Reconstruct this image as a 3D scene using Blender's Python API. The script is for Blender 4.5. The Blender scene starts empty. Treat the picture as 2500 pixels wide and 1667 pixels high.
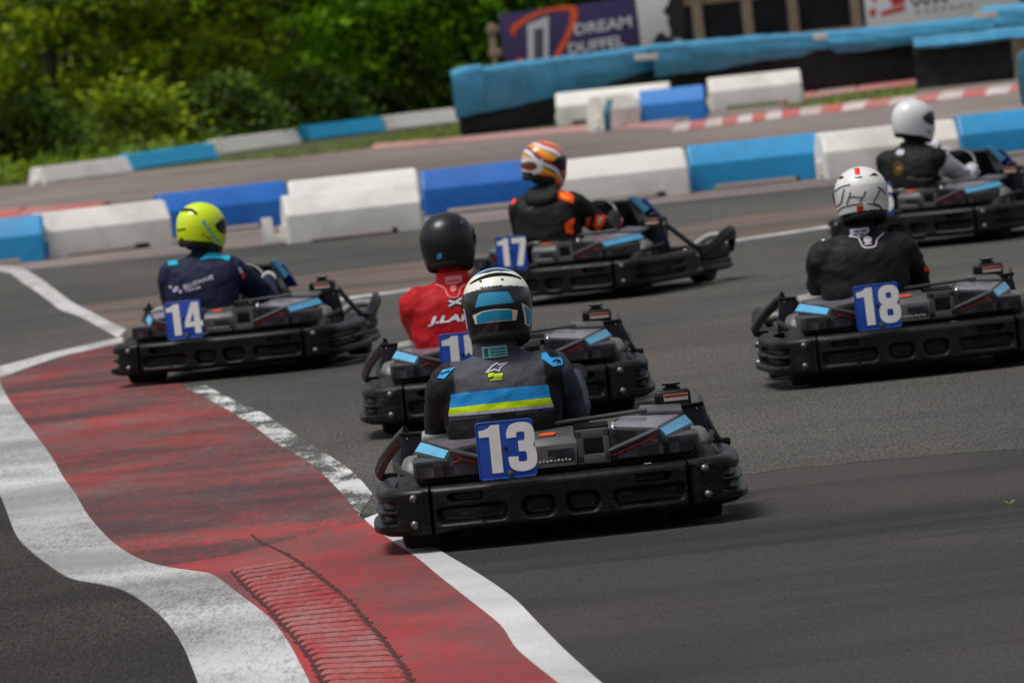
import bpy, bmesh, math, random
import numpy as np
from mathutils import Vector, Matrix, geometry, noise as mnoise
from mathutils.bvhtree import BVHTree

random.seed(7)
RNG = np.random.default_rng(7)
SC = bpy.context.scene
COL = SC.collection
R = math.radians


# ------------------------------------------------------------------ camera
CAM_H, CAM_F = 2.09, 21615.0            # height of the lens, focal length in photo pixels
ROLL, V_H, V_C, U_C = R(6.0), 90.0, 959.5, 1156.0
PITCH = math.atan((V_C - V_H) / CAM_F)
_c, _s = math.cos(ROLL), math.sin(ROLL)
FWD = Vector((0, math.cos(PITCH), -math.sin(PITCH)))
DWN = Vector((0, -math.sin(PITCH), -math.cos(PITCH)))
RGT = Vector((1, 0, 0))
EYE = Vector((0, 0, CAM_H))


def ray(px, py):
    dx, dy = px - 1250.0, py - 833.5
    u, v = dx * _c - dy * _s, dy * _c + dx * _s
    return FWD * CAM_F + RGT * u + DWN * v


def G(px, py, z=0.0):
    d = ray(px, py)
    return EYE + d * ((z - CAM_H) / d.z)


def P(px, py, Y):
    d = ray(px, py)
    return EYE + d * (Y / d.y)


def make_camera():
    cd = bpy.data.cameras.new("camera")
    cd.sensor_width = 36.0
    cd.lens = CAM_F / 2500.0 * 36.0
    cd.clip_start, cd.clip_end = 1.0, 3000.0
    cd.dof.use_dof = True
    cd.dof.focus_distance = 33.3
    cd.dof.aperture_fstop = 9.5
    o = bpy.data.objects.new("camera", cd)
    COL.objects.link(o)
    X = RGT * _c + DWN * _s
    Y = RGT * _s - DWN * _c
    Z = -FWD
    o.matrix_world = Matrix(((X.x, Y.x, Z.x, 0), (X.y, Y.y, Z.y, 0), (X.z, Y.z, Z.z, CAM_H), (0, 0, 0, 1)))
    SC.camera = o


make_camera()


# ------------------------------------------------------------------ materials
def lin(c):
    return c / 12.92 if c <= 0.04045 else ((c + 0.055) / 1.055) ** 2.4


def rgb(r, g, b):
    return (lin(r / 255), lin(g / 255), lin(b / 255), 1.0)


class NT:
    """small node-tree helper"""
    def __init__(self, name):
        self.m = bpy.data.materials.new(name)
        self.m.use_nodes = True
        self.t = self.m.node_tree
        self.n = self.t.nodes
        self.b = self.n["Principled BSDF"]

    def add(self, typ, **kw):
        nd = self.n.new(typ)
        for k, v in kw.items():
            setattr(nd, k, v)
        return nd

    def link(self, a, b):
        self.t.links.new(a, b)

    def coord(self, kind="Object", scale=(1, 1, 1), rnd=False):
        tc = self.add("ShaderNodeTexCoord")
        mp = self.add("ShaderNodeMapping")
        self.link(tc.outputs[kind], mp.inputs["Vector"])
        mp.inputs["Scale"].default_value = scale
        if rnd:
            oi = self.add("ShaderNodeObjectInfo")
            mu = self.add("ShaderNodeMath", operation="MULTIPLY")
            mu.inputs[1].default_value = 37.0
            self.link(oi.outputs["Random"], mu.inputs[0])
            cb = self.add("ShaderNodeCombineXYZ")
            for i in range(3):
                self.link(mu.outputs[0], cb.inputs[i])
            self.link(cb.outputs[0], mp.inputs["Location"])
        return mp.outputs[0]

    def noise(self, vec, scale, detail=4, rough=0.55, dist=0.0):
        nz = self.add("ShaderNodeTexNoise")
        self.link(vec, nz.inputs["Vector"])
        nz.inputs["Scale"].default_value = scale
        nz.inputs["Detail"].default_value = detail
        nz.inputs["Roughness"].default_value = rough
        nz.inputs["Distortion"].default_value = dist
        return nz.outputs["Fac"]

    def ramp(self, fac, stops):
        r = self.add("ShaderNodeValToRGB")
        self.link(fac, r.inputs[0])
        els = r.color_ramp.elements
        while len(els) < len(stops):
            els.new(0.5)
        for e, (p, c) in zip(els, stops):
            e.position = p
            e.color = c if len(c) == 4 else (*c, 1)
        return r.outputs[0]

    def mix(self, fac, a, b):
        mx = self.add("ShaderNodeMix", data_type="RGBA")
        for s, v in ((mx.inputs[0], fac), (mx.inputs[6], a), (mx.inputs[7], b)):
            if isinstance(v, (tuple, list, float, int)):
                s.default_value = v
            else:
                self.link(v, s)
        return mx.outputs[2]

    def math(self, op, a, b=None):
        m = self.add("ShaderNodeMath", operation=op)
        for i, v in enumerate((a, b)):
            if v is None:
                continue
            if isinstance(v, (float, int)):
                m.inputs[i].default_value = v
            else:
                self.link(v, m.inputs[i])
        return m.outputs[0]

    def bump(self, h, strength, dist=0.01):
        b = self.add("ShaderNodeBump")
        b.inputs["Strength"].default_value = strength
        b.inputs["Distance"].default_value = dist
        self.link(h, b.inputs["Height"])
        self.link(b.outputs[0], self.b.inputs["Normal"])

    def set(self, **kw):
        for k, v in kw.items():
            s = self.b.inputs[k.replace("_", " ")]
            if isinstance(v, (float, int, tuple)):
                s.default_value = v
            else:
                self.link(v, s)


BW = lambda a: (a, a, a, 1)


def simple(name, col, rough=0.5, metal=0.0, var=0.25, vs=9.0, bump=0.0, bs=80.0, bd=0.004, rvar=0.12, coat=0.0, dirt=None, dirt_amt=0.5, spec=0.5, attr=None, scuff=0.0):
    """Principled surface with a noise-mottled colour, uneven gloss, optional grime and relief."""
    k = NT(name)
    vec = k.coord(rnd=True)
    n1 = k.noise(vec, vs, 5, 0.6)
    if attr:
        at = k.add("ShaderNodeAttribute")
        at.attribute_name = attr
        base = at.outputs["Color"]
        dark = k.mix(1.0, base, base)
        hs = k.add("ShaderNodeHueSaturation")
        hs.inputs["Value"].default_value = 1 - var
        k.link(base, hs.inputs["Color"])
        f = k.ramp(n1, [(0.35, BW(0)), (0.7, BW(1))])
        c = k.mix(f, base, hs.outputs[0])
    else:
        d = tuple(x * (1 - var) for x in col[:3]) + (1,)
        l = tuple(min(1, x * (1 + var * 0.5)) for x in col[:3]) + (1,)
        c = k.ramp(n1, [(0.3, d), (0.55, col), (0.75, l)])
    if dirt:
        n2 = k.noise(vec, vs * 0.45, 8, 0.7, 0.4)
        f = k.ramp(n2, [(0.48, BW(0)), (0.72, BW(dirt_amt))])
        c = k.mix(f, c, dirt)
    if scuff:
        ns = k.noise(k.coord(scale=(2.2, 2.2, 26), rnd=True), 5.0, 6, 0.7, 0.3)
        np_ = k.noise(vec, 3.0, 3)
        f = k.math("MULTIPLY", k.ramp(ns, [(0.54, BW(0)), (0.70, BW(scuff))]), k.ramp(np_, [(0.42, BW(0)), (0.62, BW(1))]))
        c = k.mix(f, c, rgb(124, 120, 116))
    k.set(Base_Color=c, Metallic=metal, Specular_IOR_Level=spec)
    n3 = k.noise(vec, vs * 2.3, 5, 0.6)
    rr = k.ramp(n3, [(0.3, BW(max(0.03, rough - rvar))), (0.7, BW(min(1, rough + rvar)))])
    k.set(Roughness=rr)
    if coat:
        k.set(Coat_Weight=coat, Coat_Roughness=0.08)
    if bump:
        k.bump(k.noise(vec, bs, 4, 0.6), bump, bd)
    return k.m


M = {}
M["plastic"] = simple("black_plastic", rgb(9, 9, 9), 0.38, var=0.35, vs=14, bump=0.3, bs=60, bd=0.003, dirt=rgb(40, 38, 35), dirt_amt=0.2, spec=0.24, scuff=0.3)
M["gloss"] = simple("glossy_black", rgb(17, 17, 19), 0.24, var=0.25, vs=10, bump=0.1, bs=30, dirt=rgb(80, 76, 72), dirt_amt=0.18)
M["cover"] = simple("charcoal_cover", rgb(25, 25, 25), 0.30, var=0.25, vs=12, bump=0.15, bs=70, bd=0.002, dirt=rgb(84, 80, 76), dirt_amt=0.3, scuff=0.3)
M["greybox"] = simple("grey_cover", rgb(78, 76, 78), 0.38, var=0.25, vs=9, dirt=rgb(40, 38, 36), dirt_amt=0.5)
M["palegrey"] = simple("pale_grey_plastic", rgb(150, 148, 146), 0.45, var=0.2, vs=9, dirt=rgb(60, 56, 52), dirt_amt=0.5)
M["navy"] = simple("navy_panel", rgb(30, 33, 52), 0.4, var=0.2, vs=7, dirt=rgb(70, 68, 70), dirt_amt=0.25)
M["plate"] = simple("blue_plate", rgb(20, 74, 176), 0.4, var=0.12, vs=6, dirt=rgb(14, 40, 90), dirt_amt=0.4)
M["digit"] = simple("worn_white_digits", rgb(236, 234, 230), 0.5, var=0.08, vs=9, dirt=rgb(150, 142, 130), dirt_amt=0.3)
M["cyan"] = simple("light_blue_stripe", rgb(96, 186, 232), 0.32, var=0.1, vs=7, dirt=rgb(60, 130, 165), dirt_amt=0.4)
M["red"] = simple("red_decal", rgb(170, 36, 40), 0.45, var=0.2)
M["orange"] = simple("orange_decal", rgb(236, 92, 40), 0.45, var=0.2)
M["label"] = simple("white_label", rgb(215, 205, 195), 0.5, var=0.1)
M["metal"] = simple("dull_metal", rgb(120, 120, 120), 0.35, metal=0.9, var=0.3)
M["chrome"] = simple("bright_metal", rgb(205, 205, 205), 0.2, metal=0.9, var=0.2)
M["rubber"] = simple("tyre_rubber", rgb(14, 14, 14), 0.75, var=0.3, bump=0.4)
M["void"] = simple("dark_recess", rgb(6, 6, 6), 0.9, var=0.1)
M["brown"] = simple("rusty_frame", rgb(20, 16, 15), 0.6, var=0.3)


def sticker_material():
    """Dark film with faint violet-grey chequers, as on the covers."""
    k = NT("violet_sticker")
    vec = k.coord(scale=(1, 1, 1))
    ck = k.add("ShaderNodeTexChecker")
    ck.inputs["Scale"].default_value = 13.0
    k.link(vec, ck.inputs["Vector"])
    f = k.noise(vec, 9, 3)
    f = k.ramp(f, [(0.4, BW(0)), (0.62, BW(1))])
    c = k.mix(ck.outputs["Fac"], rgb(24, 22, 29), rgb(66, 61, 76))
    c = k.mix(f, rgb(22, 21, 25), c)
    k.set(Base_Color=c, Roughness=0.3)
    return k.m


M["sticker"] = sticker_material()


# ------------------------------------------------------------------ mesh builder
class MB:
    def __init__(self):
        self.v, self.f, self.m = [], [], []

    def add(self, vs, fs, mi=0):
        o = len(self.v)
        self.v += [tuple(p) for p in vs]
        self.f += [tuple(i + o for i in f) for f in fs]
        self.m += [mi] * len(fs)
        return self

    def bm(self, b, mi=0):
        b.verts.ensure_lookup_table()
        b.verts.index_update()
        self.add([v.co for v in b.verts], [[v.index for v in f.verts] for f in b.faces], mi)
        b.free()
        return self

    def box(self, c, s, bevel=0.0, rot=None, mi=0, seg=2):
        b = bmesh.new()
        bmesh.ops.create_cube(b, size=1.0)
        for v in b.verts:
            v.co = Vector((v.co.x * s[0], v.co.y * s[1], v.co.z * s[2]))
        if bevel:
            bmesh.ops.bevel(b, geom=b.edges[:], offset=bevel, segments=seg, profile=0.6, affect="EDGES")
        mt = Matrix.Translation(c)
        if rot is not None:
            mt = mt @ rot.to_4x4()
        b.transform(mt)
        return self.bm(b, mi)

    def poly(self, vs, fs, bevel=0.0, mi=0, seg=2):
        b = bmesh.new()
        vv = [b.verts.new(p) for p in vs]
        for f in fs:
            b.faces.new([vv[i] for i in f])
        bmesh.ops.recalc_face_normals(b, faces=b.faces[:])
        if bevel:
            bmesh.ops.bevel(b, geom=b.edges[:], offset=bevel, segments=seg, profile=0.6, affect="EDGES")
        return self.bm(b, mi)

    def prism(self, pts, off, bevel=0.0, mi=0):
        n = len(pts)
        off = Vector(off)
        a = [Vector(p) for p in pts]
        vs = a + [p + off for p in a]
        fs = [list(range(n)), list(range(2 * n - 1, n - 1, -1))]
        fs += [[i, i + n, (i + 1) % n + n, (i + 1) % n] for i in range(n)]
        return self.poly(vs, fs, bevel, mi)

    def tube(self, pts, rad, n=10, closed=False, mi=0, flat=1.0, up=None):
        pts = [Vector(p) for p in pts]
        N = len(pts)
        rads = rad if isinstance(rad, (list, tuple)) else [rad] * N
        vs, fs = [], []
        prev = None
        for i, p in enumerate(pts):
            if closed:
                t = pts[(i + 1) % N] - pts[i - 1]
            else:
                t = pts[min(i + 1, N - 1)] - pts[max(i - 1, 0)]
            t.normalize()
            if prev is None:
                a = Vector(up) if up else (Vector((0, 0, 1)) if abs(t.z) < 0.9 else Vector((1, 0, 0)))
            else:
                a = prev
            a = (a - t * a.dot(t)).normalized()
            prev = a
            b = t.cross(a)
            for j in range(n):
                q = 2 * math.pi * j / n
                vs.append(p + (a * math.cos(q) + b * math.sin(q) * flat) * rads[i])
        for i in range(N if closed else N - 1):
            for j in range(n):
                k, l = (i + 1) % N, (j + 1) % n
                fs.append((i * n + j, i * n + l, k * n + l, k * n + j))
        if not closed:
            fs.append(tuple(range(n - 1, -1, -1)))
            fs.append(tuple((N - 1) * n + j for j in range(n)))
        return self.add(vs, fs, mi)

    def loft(self, rings, closed_u=True, cap=True, mi=0):
        n = len(rings[0])
        vs = [p for r in rings for p in r]
        fs = []
        for i in range(len(rings) - 1):
            for j in range(n if closed_u else n - 1):
                l = (j + 1) % n
                fs.append((i * n + j, i * n + l, (i + 1) * n + l, (i + 1) * n + j))
        if cap:
            fs.append(tuple(range(n - 1, -1, -1)))
            fs.append(tuple((len(rings) - 1) * n + j for j in range(n)))
        return self.add(vs, fs, mi)

    def lathe(self, prof, c=(0, 0, 0), axis="z", n=24, mi=0):
        rings = []
        for r, h in prof:
            ring = []
            for j in range(n):
                q = 2 * math.pi * j / n
                a, b = r * math.cos(q), r * math.sin(q)
                p = {"z": (a, b, h), "x": (h, a, b), "y": (b, h, a)}[axis]
                ring.append((p[0] + c[0], p[1] + c[1], p[2] + c[2]))
            rings.append(ring)
        return self.loft(rings, mi=mi)

    def mesh(self, name, mats, smooth=40, recalc=True):
        me = bpy.data.meshes.new(name)
        me.from_pydata(self.v, [], self.f)
        for m in mats if isinstance(mats, (list, tuple)) else [mats]:
            me.materials.append(m)
        me.polygons.foreach_set("material_index", self.m)
        if recalc:
            b = bmesh.new()
            b.from_mesh(me)
            bmesh.ops.recalc_face_normals(b, faces=b.faces[:])
            b.to_mesh(me)
            b.free()
        if smooth:
            me.shade_smooth()
            if smooth < 180:
                me.set_sharp_from_angle(angle=R(smooth))
        me.update()
        return me

    def build(self, name, mats, parent=None, smooth=40, recalc=True):
        o = bpy.data.objects.new(name, self.mesh(name, mats, smooth, recalc))
        COL.objects.link(o)
        if parent is not None:
            o.parent = parent
        return o


def empty(name, loc=(0, 0, 0), rz=0.0):
    o = bpy.data.objects.new(name, None)
    o.location = loc
    o.rotation_euler = (0, 0, rz)
    o.empty_display_size = 0.2
    COL.objects.link(o)
    return o


def tag(o, label, cat, group=None):
    o["label"] = label
    o["category"] = cat
    if group:
        o["group"] = group
    return o


def setting(o, kind="structure"):
    o["kind"] = kind
    return o


def copy_tree(o, parent=None):
    c = o.copy()
    COL.objects.link(c)
    if parent is not None:
        c.parent = parent
    for ch in list(o.children):
        copy_tree(ch, c)
    return c


def catmull(pts, n=8, closed=False):
    pts = [Vector(p) for p in pts]
    out = []
    N = len(pts)
    for i in range(N if closed else N - 1):
        g = lambda k: pts[k % N] if closed else pts[max(0, min(N - 1, k))]
        p0, p1, p2, p3 = g(i - 1), g(i), g(i + 1), g(i + 2)
        for j in range(n):
            t = j / n
            out.append(0.5 * ((2 * p1) + (p2 - p0) * t + (2 * p0 - 5 * p1 + 4 * p2 - p3) * t * t + (3 * p1 - p0 - 3 * p2 + p3) * t ** 3))
    if not closed:
        out.append(pts[-1].copy())
    return out


def resample(pts, n):
    pts = [Vector(p) for p in pts]
    L = [0.0]
    for a, b in zip(pts, pts[1:]):
        L.append(L[-1] + (b - a).length)
    out, k = [], 0
    for i in range(n):
        d = L[-1] * i / (n - 1)
        while k < len(L) - 2 and L[k + 1] < d:
            k += 1
        t = (d - L[k]) / max(1e-9, L[k + 1] - L[k])
        out.append(pts[k].lerp(pts[k + 1], min(1, t)))
    return out


# ------------------------------------------------------------------ ground
def asphalt(name, dark, mid, lite, rough=0.85, speck=0.5, patch=0.35, tint=None, bump=0.5, grit=420.0, streak=0.85):
    k = NT(name)
    vec = k.coord("Object")
    big = k.noise(k.coord("Object", (1.0, 0.45, 1)), patch, 5, 0.6, 0.6)
    c = k.ramp(big, [(0.32, dark), (0.52, mid), (0.72, lite)])
    if tint:
        n2 = k.noise(k.coord("Object", (0.9, 0.30, 1)), 0.55, 4, 0.55)
        f = k.ramp(n2, [(0.48, BW(0)), (0.68, BW(0.75))])
        c = k.mix(f, c, tint)
    gr = k.noise(vec, grit, 2, 0.7)
    st = k.noise(k.coord("Object", (0.10, 0.85, 1)), 0.9, 5, 0.6, 0.5)
    c = k.mix(k.ramp(st, [(0.50, BW(0)), (0.66, BW(streak))]), c, tuple(x * 0.45 for x in mid[:3]) + (1,))
    gb = k.noise(k.coord("Object", (1, 0.10, 1)), 84.0, 3, 0.75)
    f = k.ramp(gb, [(0.36, BW(1 - speck * 0.55)), (0.5, BW(1.0)), (0.66, BW(1 + speck * 0.6))])
    f2 = k.ramp(gr, [(0.3, BW(1 - speck * 0.4)), (0.7, BW(1 + speck * 0.4))])
    mu = k.add("ShaderNodeMix", data_type="RGBA", blend_type="MULTIPLY")
    mu.inputs[0].default_value = 1
    k.link(c, mu.inputs[6]); k.link(f, mu.inputs[7])
    mv = k.add("ShaderNodeMix", data_type="RGBA", blend_type="MULTIPLY")
    mv.inputs[0].default_value = 1
    k.link(mu.outputs[2], mv.inputs[6]); k.link(f2, mv.inputs[7])
    k.set(Base_Color=mv.outputs[2], Roughness=rough, Specular_IOR_Level=0.25)
    k.bump(gb, bump, 0.006)
    return k.m


def paint(name, col, under, wear=(0.5, 0.68), wscale=1.2, marks=None, marks_amt=0.8, mscale=0.7, grain=0.5, rough=0.7, tone=0.14, faded=None):
    """road paint on asphalt: broad tone shifts, aggregate showing through, rubber smears"""
    k = NT(name)
    band_ = k.noise(k.coord("Object", (0.35, 0.55, 1)), 0.8, 4, 0.55, 0.4)
    c = k.ramp(band_, [(0.34, tuple(x * (1 - tone) ** 2 for x in col[:3])), (0.66, tuple(min(1, x * (1 + tone)) for x in col[:3]))])
    gr = k.noise(k.coord("Object", (1, 0.085, 1)), 96.0, 2, 0.8)        # aggregate
    g2 = k.noise(k.coord("Object", (1, 0.14, 1)), 22.0, 4, 0.7)
    gg = k.math("ADD", k.math("MULTIPLY", gr, 0.62), k.math("MULTIPLY", g2, 0.38))
    if faded:
        f = k.math("ADD", k.math("MULTIPLY", k.noise(k.coord("Object", (1, 0.30, 1)), 2.4, 5, 0.62, 0.6), 0.72), k.math("MULTIPLY", gg, 0.28))
        c = k.mix(k.ramp(f, [(0.46, BW(0)), (0.60, BW(0.9))]), c, faded)
    w = k.noise(k.coord("Object", (1, 0.26, 1)), wscale, 6, 0.62, 0.5)
    m = k.math("ADD", k.math("MULTIPLY", w, 1 - grain), k.math("MULTIPLY", gg, grain))
    c = k.mix(k.ramp(m, [(wear[0], BW(0)), (wear[1], BW(1))]), c, under)
    if marks:
        mk = k.noise(k.coord("Object", (0.55, 0.42, 1)), mscale, 6, 0.62, 1.0)
        fm = k.math("ADD", k.math("MULTIPLY", mk, 0.72), k.math("MULTIPLY", gg, 0.28))
        c = k.mix(k.ramp(fm, [(0.43, BW(0)), (0.58, BW(marks_amt))]), c, marks)
    k.set(Base_Color=c, Roughness=rough, Specular_IOR_Level=0.3)
    k.bump(gg, 0.5, 0.005)
    return k.m


ASPH = rgb(78, 76, 75)
M["smooth"] = asphalt("smooth_dark_asphalt", rgb(42, 41, 40), rgb(54, 52, 51), rgb(63, 60, 57), speck=0.55, patch=0.5, tint=rgb(68, 61, 57))
M["coarse"] = asphalt("coarse_grey_asphalt", rgb(62, 61, 58), rgb(76, 75, 71), rgb(88, 86, 81), speck=1.0, patch=0.25, tint=rgb(90, 82, 76), bump=0.9, streak=0.3)
M["dusty"] = asphalt("dusty_brown_asphalt", rgb(90, 79, 71), rgb(106, 93, 84), rgb(118, 105, 95), speck=0.35, patch=0.3)
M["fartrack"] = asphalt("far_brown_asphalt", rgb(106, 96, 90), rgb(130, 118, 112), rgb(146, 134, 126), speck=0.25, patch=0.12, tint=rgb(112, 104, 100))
M["verge"] = asphalt("old_dark_asphalt", rgb(33, 30, 27), rgb(47, 42, 38), rgb(60, 54, 48), speck=1.3, patch=0.6, bump=1.0)
M["redpaint"] = paint("red_kerb_paint", rgb(150, 54, 52), rgb(84, 68, 66), wear=(0.46, 0.62), marks=rgb(46, 40, 40), marks_amt=0.78, mscale=0.85, faded=rgb(122, 84, 80), grain=0.55)
M["redclean"] = paint("fresh_red_paint", rgb(164, 46, 48), rgb(104, 66, 64), wear=(0.50, 0.68), marks=rgb(84, 56, 56), marks_amt=0.65, mscale=0.9, faded=rgb(140, 74, 72), grain=0.5)
M["white"] = paint("white_band_paint", rgb(190, 190, 190), rgb(82, 80, 78), wear=(0.50, 0.70), marks=rgb(104, 103, 101), marks_amt=0.6, mscale=0.9, grain=0.66, tone=0.16)
M["whiteclean"] = paint("fresh_white_paint", rgb(204, 204, 204), rgb(120, 118, 116), wear=(0.58, 0.76), marks=rgb(150, 148, 146), marks_amt=0.4, grain=0.6)
M["whiteworn"] = paint("worn_white_paint", rgb(206, 206, 204), rgb(72, 71, 68), wear=(0.45, 0.53), wscale=4.5, grain=0.42)
M["line"] = paint("white_line_paint", rgb(200, 198, 196), rgb(98, 93, 88), wear=(0.48, 0.66), wscale=2.0, grain=0.5)
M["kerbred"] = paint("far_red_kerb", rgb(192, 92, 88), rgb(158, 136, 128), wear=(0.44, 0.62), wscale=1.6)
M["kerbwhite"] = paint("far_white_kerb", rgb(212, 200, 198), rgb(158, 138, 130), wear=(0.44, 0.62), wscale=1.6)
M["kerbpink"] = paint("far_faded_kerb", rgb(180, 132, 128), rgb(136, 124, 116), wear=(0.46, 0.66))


def sheet(name, pts, z, m):
    pts = [Vector((p.x, p.y, z)) for p in pts]
    tri = geometry.tessellate_polygon([pts])
    mb = MB().add(pts, tri)
    edge_skirt(mb, pts, z)
    o = mb.build(name, m, smooth=0, recalc=False)
    for p in o.data.polygons:
        if p.normal.z < -0.5:
            p.flip()
    return setting(o)


def edge_skirt(mb, loop, z):
    """sheets have a thickness: close their edge down to the ground"""
    n = len(loop)
    mb.add([tuple(p) for p in loop] + [(p.x, p.y, 0.0002) for p in loop], [(i, (i + 1) % n, n + (i + 1) % n, n + i) for i in range(n)])


def band(name, a, b, z, m, n=160):
    a, b = resample(a, n), resample(b, n)
    vs = [Vector((p.x, p.y, z)) for p in a] + [Vector((p.x, p.y, z)) for p in b]
    mb = MB().add(vs, [(i, i + 1, n + i + 1, n + i) for i in range(n - 1)])
    edge_skirt(mb, vs[:n] + vs[n:][::-1], z)
    o = mb.build(name, m, smooth=0, recalc=False)
    for p in o.data.polygons:
        if p.normal.z < -0.5:
            p.flip()
    return setting(o)


def gp(pts, conv=None, smooth=6):
    q = [G(*(conv(*p) if conv else p)) for p in pts]
    return catmull(q, smooth) if smooth else q


c8 = lambda x, y: (x * 0.6378, 800 + y * 0.6378)
c5 = lambda x, y: (x * 0.3189, 450 + y * 0.3189)

# one sheet to the horizon, then the surfaces laid over it
g = MB().add([(-900, -60, 0), (900, -60, 0), (900, 1500, 0), (-900, 1500, 0)], [(0, 1, 2, 3)]).build("ground", M["smooth"], smooth=0, recalc=False)
setting(g)
near_edge = gp([(2900, 1068), (2500, 1095), (2200, 1118), (1800, 1158), (1500, 1190), (1000, 1245), (500, 1290)], None, 40)
near_edge = [p + Vector((0, mnoise.noise((p.x * 6, 1, 2)) * 0.10 + random.uniform(-0.03, 0.03), 0)) for p in near_edge]
sheet("race_track", near_edge + [Vector((-40, near_edge[-1].y + 1, 0)), Vector((-40, 79.1, 0)), Vector((40, 79.1, 0)), Vector((40, near_edge[0].y, 0))], 0.0014, M["coarse"])
M["turf"] = simple("turf", rgb(74, 84, 40), 0.9, var=0.35, vs=0.8)
sheet("grass_verge", [Vector((-200, 124.6, 0)), Vector((200, 124.6, 0)), Vector((200, 600, 0)), Vector((-200, 600, 0))], 0.0016, M["turf"])
sheet("far_track", [Vector((-90, 79, 0)), Vector((90, 79, 0)), Vector((90, 124.5, 0)), Vector((-90, 124.5, 0))], 0.0030, M["fartrack"])

sheet("verge", gp([(-400, 560), (-60, 560), (0, 648), (55, 785), (100, 845), (180, 909), (270, 962), (400, 988), (480, 1012), (560, 1062), (640, 1132), (700, 1222), (735, 1302), (765, 1380), (800, 1480)], c8, 4) + [G(300, 1900), G(-400, 1900)], 0.0024, M["verge"])
thin = [(330, 815), (560, 772), (851, 726), (1000, 706), (1400, 648), (1786, 587), (2041, 549), (2500, 478)]
sheet("dusty_strip", gp([(170, 752), (600, 692), (1000, 642), (1640, 559), (1850, 521), (2500, 432)], None, 4) + gp(thin, None, 4)[::-1], 0.0024, M["dusty"])

inner = [(-30, 120), (-8, 190), (30, 270), (80, 340), (150, 430), (200, 500), (240, 570), (290, 640), (330, 710), (380, 770), (440, 830), (540, 890), (650, 920), (790, 940), (830, 955), (900, 1010), (980, 1070), (1040, 1120), (1100, 1200), (1150, 1290), (1185, 1359), (1230, 1450)]
outer = [(-300, 420), (-60, 560), (0, 640), (55, 780), (100, 840), (180, 905), (270, 960), (400, 985), (480, 1010), (560, 1060), (640, 1130), (700, 1220), (735, 1300), (765, 1380), (800, 1480)]
top = [(-30, 180), (5, 190), (200, 122), (330, 90), (470, 58)]
right = [(470, 58), (560, 110), (640, 170), (713, 232), (850, 304), (972, 379), (1063, 448), (1168, 508), (1259, 585), (1336, 668), (1375, 721), (1440, 775), (1520, 830), (1600, 885), (1683, 954), (1800, 1046), (1916, 1140), (1983, 1235), (2133, 1359), (2230, 1440)]
split_in, split_r = 14, 13
red_a = gp(inner[1:], c8, 5)
red_r = gp(right, c8, 5)
# the stained upper part and the fresher part round the rumble strip meet at a paint joint
ja, jr = c8(700, 905), c8(1415, 742)
ia = min(range(len(red_a)), key=lambda i: (red_a[i] - G(*ja)).length)
ir = min(range(len(red_r)), key=lambda i: (red_r[i] - G(*jr)).length)
sheet("red_kerb_apron", red_a[:ia + 1] + [G(*c8(900, 870)), G(*c8(1150, 800))] + red_r[:ir + 1][::-1] + gp(top[1:-1], c8, 4)[::-1], 0.0034, M["redpaint"])
sheet("red_kerb_apron", red_a[ia:] + red_r[ir:][::-1] + [G(*c8(1150, 800)), G(*c8(900, 870))], 0.0034, M["redclean"])
band("white_kerb_band", gp(outer, c8, 6), gp([(-300, 10)] + inner, c8, 6), 0.0046, M["white"])
wl = [(713, 232), (850, 304), (972, 379), (1063, 448), (1168, 508), (1259, 585), (1336, 668), (1375, 721)]
wr = [(789, 224), (911, 288), (1002, 326), (1093, 387), (1214, 463), (1320, 531), (1381, 585), (1427, 640)]
band("worn_edge_line", gp(wl, c8), gp(wr, c8), 0.0046, M["whiteworn"])
wl = [(1395, 734), (1440, 775), (1520, 830), (1600, 885), (1683, 954), (1800, 1046), (1916, 1140), (1983, 1235), (2133, 1359), (2230, 1440)]
wr = [(1455, 710), (1510, 745), (1610, 810), (1705, 868), (1834, 945), (1966, 1037), (2060, 1132), (2167, 1240), (2300, 1359), (2400, 1440)]
band("edge_line", gp(wl, c8), gp(wr, c8), 0.0046, M["whiteclean"])
band("apron_line", gp([(-60, 172), (0, 150), (200, 97), (330, 68), (470, 38)], c8), gp([(-60, 215), (5, 192), (200, 122), (330, 90), (470, 58)], c8), 0.0046, M["line"])
band("pit_line", gp([(-100, 620), (0, 625), (120, 635), (200, 660), (330, 740), (450, 830), (560, 910), (700, 980), (850, 1060), (970, 1112)], c5),
     gp([(-100, 655), (0, 665), (90, 690), (180, 760), (260, 810), (380, 900), (460, 960), (600, 1010), (750, 1090), (905, 1178)], c5), 0.0046, M["line"])
band("thin_line", gp(thin, None), gp([(x, y + 5.5) for x, y in thin], None), 0.0046, M["line"])


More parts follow.
